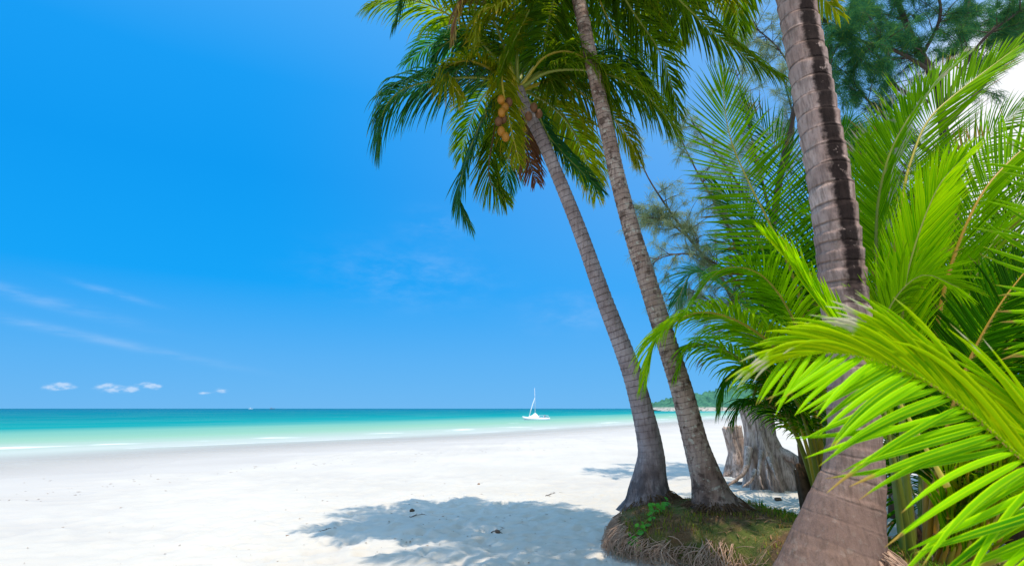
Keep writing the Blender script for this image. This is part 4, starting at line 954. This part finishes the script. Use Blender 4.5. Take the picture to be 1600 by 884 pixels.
stump('big weathered grey stump with splayed bare roots on the sand', [(1208, 764, 70, ys_), (1205, 748, 64, ys_), (1200, 728, 56, ys_), (1192, 700, 48, ys_), (1184, 668, 40, ys_), (1176, 644, 36, ys_), (1172, 630, 36, ys_)], 7, 11,
      [([(1170, 700, 12.0), (1166, 730, 11.8), (1152, 748, 11.7), (1138, 757, 11.6)], .085), ([(1190, 705, 11.9), (1186, 740, 11.6), (1192, 762, 11.5)], .055), ([(1200, 715, 11.8), (1212, 742, 11.5), (1222, 766, 11.4)], .045),
       ([(1196, 720, 11.8), (1200, 745, 11.5), (1206, 764, 11.4)], .03), ([(1215, 705, 12.0), (1240, 716, 11.8), (1262, 735, 11.6), (1275, 765, 11.4)], .13), ([(1205, 700, 12.1), (1240, 725, 12.3), (1270, 745, 12.4)], .10), ([(1180, 735, 11.7), (1172, 752, 11.5), (1160, 760, 11.4)], .05)])
stump('small grey stump leaning seaward beside the big rooted stump', [(1160, 742, 46, 13.2), (1158, 730, 36, 13.2), (1155, 710, 27, 13.2), (1149, 690, 26, 13.2), (1143, 666, 28, 13.2)], 5, 12, [([(1150, 725, 13.1), (1142, 738, 13.0), (1134, 742, 13.0)], .05)], .06)

# ------------------------------------------------------------------ creeping vine on the mound
M_vine = leaf_mat('vine_leaf', (0.03, 0.20, 0.02), (0.05, 0.30, 0.03), (0.1, 0.3, 0.03), (0.08, 0.45, 0.04), 0.95)
vp = [(1040, 788), (1025, 798), (1018, 808), (1008, 818), (1000, 832), (992, 838), (991, 852), (1000, 866), (992, 872)]
def on_mound(px, py):
    best = None
    for Y in np.linspace(5.6, 8.3, 120):
        p = P(px, py, Y)
        if p.z <= ground(p.x, Y) + 0.03: best = p; break
    return best if best is not None else P(px, py, 6.6)
vw = [on_mound(*q) for q in vp]
vine = thing('creeping_vine', 'creeping vine with round bright green leaves trailing down the root bank', 'vine', vw[0])
Vc, _ = catmull(vw, 40); Vc[:, 2] += 0.02
V_, F_, U_ = tube(Vc, .003, 5); mesh('stem', V_, F_, M_rachisG, vine, U_)
A = Acc()
for k in range(46):
    i = int(rng.uniform(0, 39)); c_ = Vc[i] + rng.normal(0, .045, 3) * np.array([1, .6, .3]); c_[2] += .03; c_[1] -= .05
    nrmv = nrm(np.array([rng.normal(0, .5), -0.6 + rng.normal(0, .3), .8])); a1 = nrm(np.cross(nrmv, (0, 0, 1.0))); a2 = np.cross(nrmv, a1); r_ = rng.uniform(.018, .036)
    pts = [c_ + r_ * (math.cos(b_) * a1 + math.sin(b_) * a2 * (1.0 if math.sin(b_) < .95 else .8)) + nrmv * .004 * math.cos(2 * b_) for b_ in np.linspace(0, 2 * math.pi, 9, endpoint=False)]
    A.add([c_ - nrmv * .005] + pts, [(0, 1 + q, 1 + (q + 1) % 9) for q in range(9)], [(.3, rng.random())] * 10)
A.build('leaves', M_vine, vine)

# ------------------------------------------------------------------ beach debris
M_drift = plain('dark_driftwood', (0.10, 0.07, 0.05), 0.9, 0.05, 0.4, 20)
M_dlitter = plain('dry_leaf_litter', (0.26, 0.15, 0.085), 0.9, 0.05, 0.5, 20)
M_grey = plain('grey_dry_frond', (0.26, 0.21, 0.18), 0.9, 0.05, 0.4, 14)
def gp(px, py):
    p = G(px, py, 0.0); return Vector((p.x, p.y, sand_z(p.x, p.y)))
def twig(name, label, cat, pxs, r_, mm=M_drift, fork=True):
    r_ = r_ * .6
    pts = [gp(*q) + Vector((0, 0, r_ * .7)) for q in pxs]
    c_, _ = catmull(pts, 14); c_ += rng.normal(0, r_ * .5, c_.shape)
    A = Acc(); A.add(*tube(c_, np.linspace(r_, r_ * .4, 14), 6))
    if fork:
        for k in (4, 8):
            e = c_[k] + np.array([rng.normal(0, .08), rng.normal(0, .08), .02]); A.add(*tube([c_[k], (c_[k] + e) / 2 + np.array([0, 0, .01]), e], [r_ * .5, r_ * .35, r_ * .2], 5))
    o = A.build(name, mm, base=pts[0]); tag(o, label, cat); return o
twig('driftwood_stick', 'long thin reddish stick lying on sunlit sand left of the shade', 'stick', [(447, 834), (480, 829), (515, 825), (528, 826)], .012, M_dlitter)
twig('driftwood_stick', 'short dark stick at the tip of the frond shadow', 'stick', [(490, 828), (505, 824), (525, 822)], .011)
twig('driftwood_stick', 'brown twig lying in dappled shade below the leaning palm crown', 'stick', [(640, 806), (655, 803), (675, 803)], .012)
twig('driftwood_stick', 'thin twig far up the shaded sand close to the palm trunks', 'stick', [(852, 772), (868, 769), (880, 768)], .014)
twig('driftwood_stick', 'crooked twig in the middle of the shade patch', 'stick', [(768, 830), (778, 826), (788, 829)], .012)
def husk(label, px, py, r_, mm):
    c_ = gp(px, py); V_, F_ = uvsphere((c_.x, c_.y, c_.z + r_ * .45), r_, 1.25, .7, 16, 10)
    V_ = [(x + .25 * r_ * fbm(x * 14, y * 14, z * 14), y + .25 * r_ * fbm(y * 14, z * 14, x * 14), z + .2 * r_ * fbm(z * 14, x * 14, y * 14)) for x, y, z in V_]
    o = mesh('coconut_husk', V_, F_, mm, base=c_); tag(o, label, 'husk')
husk('dark coconut husk where frond shadows meet bright sand', 644, 796, .035, M_drift)
husk('small dark husk lying in the shade near the mound foot', 778, 829, .028, M_drift)
husk('dark husk lump on dappled sand behind the thick trunk', 1216, 783, .05, M_drift)
husk('tiny brown husk far out on the bare sand', 748, 755, .025, M_dlitter)
# uncountable leaf crumbs
A = Acc()
for k in range(300):
    if k < 150: p = gp(rng.normal(720, 130), rng.uniform(768, 884))
    elif k < 250:
        q = rng.uniform(0, 900); p = gp(q, np.interp(q, [0, 300, 600, 900], [775, 738, 713, 692]) + rng.normal(0, 5) )
    else: p = gp(rng.uniform(0, 900), rng.uniform(740, 884))
    far = p.y / 8; a = rng.uniform(0, 6.28); l_ = rng.uniform(.010, .035) * max(.6, far * .8); w_ = l_ * rng.uniform(.12, .4)
    ca, sa = math.cos(a), math.sin(a); z = p.z + .006
    A.add([(p.x - ca * l_, p.y - sa * l_, z), (p.x - sa * w_, p.y + ca * w_, z + .006), (p.x + ca * l_, p.y + sa * l_, z + .003), (p.x + sa * w_, p.y - ca * w_, z + .008)], [(0, 1, 2, 3)])
for k in range(900):
    x = rng.uniform(1.0, 4.6); y = rng.uniform(4.2, 8.2)
    if poly_sd(np.array([x]), np.array([y]))[0] < 0.08: continue
    z = mz(x, y) + .012; a = rng.uniform(0, 6.28); l_ = rng.uniform(.02, .09); w_ = rng.uniform(.003, .012); ca, sa = math.cos(a), math.sin(a)
    A.add([(x - ca * l_, y - sa * l_, z), (x - sa * w_, y + ca * w_, z + .012), (x + ca * l_, y + sa * l_, z + rng.uniform(0, .03)), (x + sa * w_, y - ca * w_, z + .008)], [(0, 1, 2, 3)])
o = A.build('leaf_litter', M_dlitter); o['kind'] = 'stuff'
# fallen dry frond at the foot of the orange-stalked palm
ff = thing('fallen_frond', 'curled grey dead frond fallen on the sand by the thick trunk', 'dead frond', P(1415, 800, 5.6))
frond(ff, [P(1400, 775, 5.9), P(1425, 800, 5.7), P(1448, 840, 5.5), P(1460, 884, 5.2)], M_dead, M_grey, .35, 34, .3, .8, -10, 40, 20, .03, r0=.035)

# ------------------------------------------------------------------ catamaran
M_white = plain('white_hull_paint', (0.80, 0.81, 0.83), 0.35, 0.4, 0.04, 2)
M_canvas = plain('white_canvas', (0.82, 0.82, 0.82), 0.8, 0.1, 0.05, 3)
M_spar = plain('aluminium_spar', (0.55, 0.60, 0.70), 0.4, 0.4, 0.05, 3)
M_dark = plain('dark_outboard', (0.10, 0.11, 0.16), 0.5, 0.3, 0.1, 3)
M_bluegrey = plain('blue_grey_trim', (0.25, 0.33, 0.46), 0.5, 0.3, 0.1, 3)
bo = G(838, 655.5, ZW); LB = pxm(42, bo.y, 655)
cat = thing('catamaran', 'white sailing catamaran anchored off the beach with a tent cover under its mast', 'boat', bo)
def bw(x, y, z): return (bo.x + x * LB, bo.y + y * LB, bo.z + z * LB)
for sy_ in (-.2, .2):
    V_ = []; Fc = []; n_ = 20; k_ = 10
    for i in range(n_ + 1):
        q = i / n_; x = -.5 + q; b_ = .045 * max(0.02, math.sin(math.pi * min(1, q * .62 + .02 + (.38 if q > 0 else 0) * q)) ** .6 if q > 0 else .02)
        top = .075 + .05 * (1 - q) ** 3; bot = -.03 + .07 * (1 - q) ** 6
        for j in range(k_):
            a = 2 * math.pi * j / k_; zz = (top + bot) / 2 + (top - bot) / 2 * math.cos(a)
            V_.append(bw(x - .03 * (1 - q) * (1 + math.cos(a)) / 2, sy_ + b_ * math.sin(a) * (1 if math.cos(a) > 0 else .8), zz))
    for i in range(n_):
        for j in range(k_): Fc.append((i * k_ + j, i * k_ + (j + 1) % k_, (i + 1) * k_ + (j + 1) % k_, (i + 1) * k_ + j))
    Fc.append(tuple(range(k_))[::-1]); Fc.append(tuple(n_ * k_ + j for j in range(k_)))
    hu = mesh('hull', V_, Fc, M_white, cat)
    V_, F_, U_ = tube([bw(-.44, sy_, .012), bw(0, sy_ , .0), bw(.49, sy_, .0)], .034 * LB, 8); mesh('waterline_band', V_, F_, M_bluegrey, hu, U_)
for xx in (-.22, .28):
    V_, F_, U_ = tube([bw(xx, -.22, .09), bw(xx, .22, .09)], .018 * LB, 8); mesh('crossbeam', V_, F_, M_spar, cat, U_)
V_ = [bw(x, y, z) for z in (.083, .093) for x, y in ((-.22, -.18), (.46, -.18), (.46, .18), (-.22, .18))]
mesh('trampoline', V_, [(3, 2, 1, 0), (4, 5, 6, 7), (0, 1, 5, 4), (1, 2, 6, 5), (2, 3, 7, 6), (3, 0, 4, 7)], M_bluegrey, cat, smooth=False)
# tent cover: ridge highest at the mast, sagging sides
V_ = []; Fc = []; n_ = 16; k_ = 9
for i in range(n_ + 1):
    q = i / n_; x = -.31 + q * .42; rid = .10 + np.interp(x, [-.31, -.15, -.04, .04, .11], [.0, .07, .155, .09, .0])
    for j in range(k_):
        s_ = -1 + 2 * j / (k_ - 1); V_.append(bw(x, s_ * .22, .095 + (rid - .095) * (1 - abs(s_)) ** 1.3))
for i in range(n_):
    for j in range(k_ - 1): Fc.append((i * k_ + j, i * k_ + j + 1, (i + 1) * k_ + j + 1, (i + 1) * k_ + j))
mesh('tent_cover', V_, Fc, M_canvas, cat)
V_, F_, U_ = tube([bw(-.04, 0, .09), bw(-.045, 0, .6), bw(-.055, 0, 1.16)], np.array([.013, .011, .007]) * LB, 8); mesh('mast', V_, F_, M_spar, cat, U_)
V_, F_, U_ = tube([bw(-.27, 0, .11), bw(-.20, 0, .35), bw(-.052, 0, .80)], np.array([.013, .016, .006]) * LB, 8); mesh('furled_jib', V_, F_, M_canvas, cat, U_)
A = Acc(); A.add(*tube([bw(.31, 0, .08), bw(.31, 0, .13), bw(.33, 0, .175)], np.array([.02, .026, .018]) * LB, 9)); A.build('outboard_motor', M_dark, cat)
A = Acc()
for yy in (-.2, .2): A.add(*tube([bw(.12, yy, .155), bw(.44, yy, .15)], .006 * LB, 5))
for xx in (.12, .28, .44):
    for yy in (-.2, .2): A.add(*tube([bw(xx, yy, .07), bw(xx, yy, .155)], .006 * LB, 5))
A.build('rail', M_spar, cat)

# two ships on the horizon
def ship(label, px, wpx, mm, mm2, Y=2600.0):
    b = P(px, 638, Y); b.z = ZW; L_ = pxm(wpx, Y, 638)
    s = thing('ship', label, 'ship', b)
    pr = [(-.5, .06), (-.42, 0), (.44, 0), (.5, .10), (.2, .075), (-.3, .075)]
    V_ = [(b.x + x * L_, b.y + y * L_, b.z + z * L_) for y in (-.08, .08) for x, z in pr]
    n_ = len(pr); Fc = [tuple(range(n_)), tuple(range(2 * n_ - 1, n_ - 1, -1))] + [(i, n_ + i, n_ + (i + 1) % n_, (i + 1) % n_) for i in range(n_)]
    mesh('hull', V_, Fc, mm, s, smooth=False)
    V_ = [(b.x + x * L_, b.y + y * L_, b.z + z * L_) for z, k in ((.07, 1), (.2, .8)) for x, y in ((-.3 * k, -.07 * k), (-.02 * k, -.07 * k), (-.02 * k, .07 * k), (-.3 * k, .07 * k))]
    mesh('cabin', V_, [(4, 5, 6, 7), (0, 1, 5, 4), (1, 2, 6, 5), (2, 3, 7, 6), (3, 0, 4, 7)], mm2, s, smooth=False)
    V_, F_, U_ = tube([(b.x - .1 * L_, b.y, b.z + .18 * L_), (b.x - .1 * L_, b.y, b.z + .36 * L_)], .012 * L_, 6); mesh('mast', V_, F_, mm2, s, U_)
ship('tiny white ship on the horizon', 392, 7, M_white, M_white)
ship('tiny dark ship on the horizon', 425, 9, M_dark, M_bluegrey)

GROUPS = {('coconut_palm'): 'coconut palms on the beach', 'young_palm': 'young palms of the grove', 'driftwood_stick': 'sticks lying on the sand',
          'coconut_husk': 'husks lying on the sand', 'ship': 'ships on the horizon', 'tree_stump': 'stumps behind the palms', 'casuarina_tree': 'casuarinas behind the palms'}
for o in SC.objects:
    if o.get('category') and o.name.split('.')[0] in GROUPS: o['group'] = GROUPS[o.name.split('.')[0]]
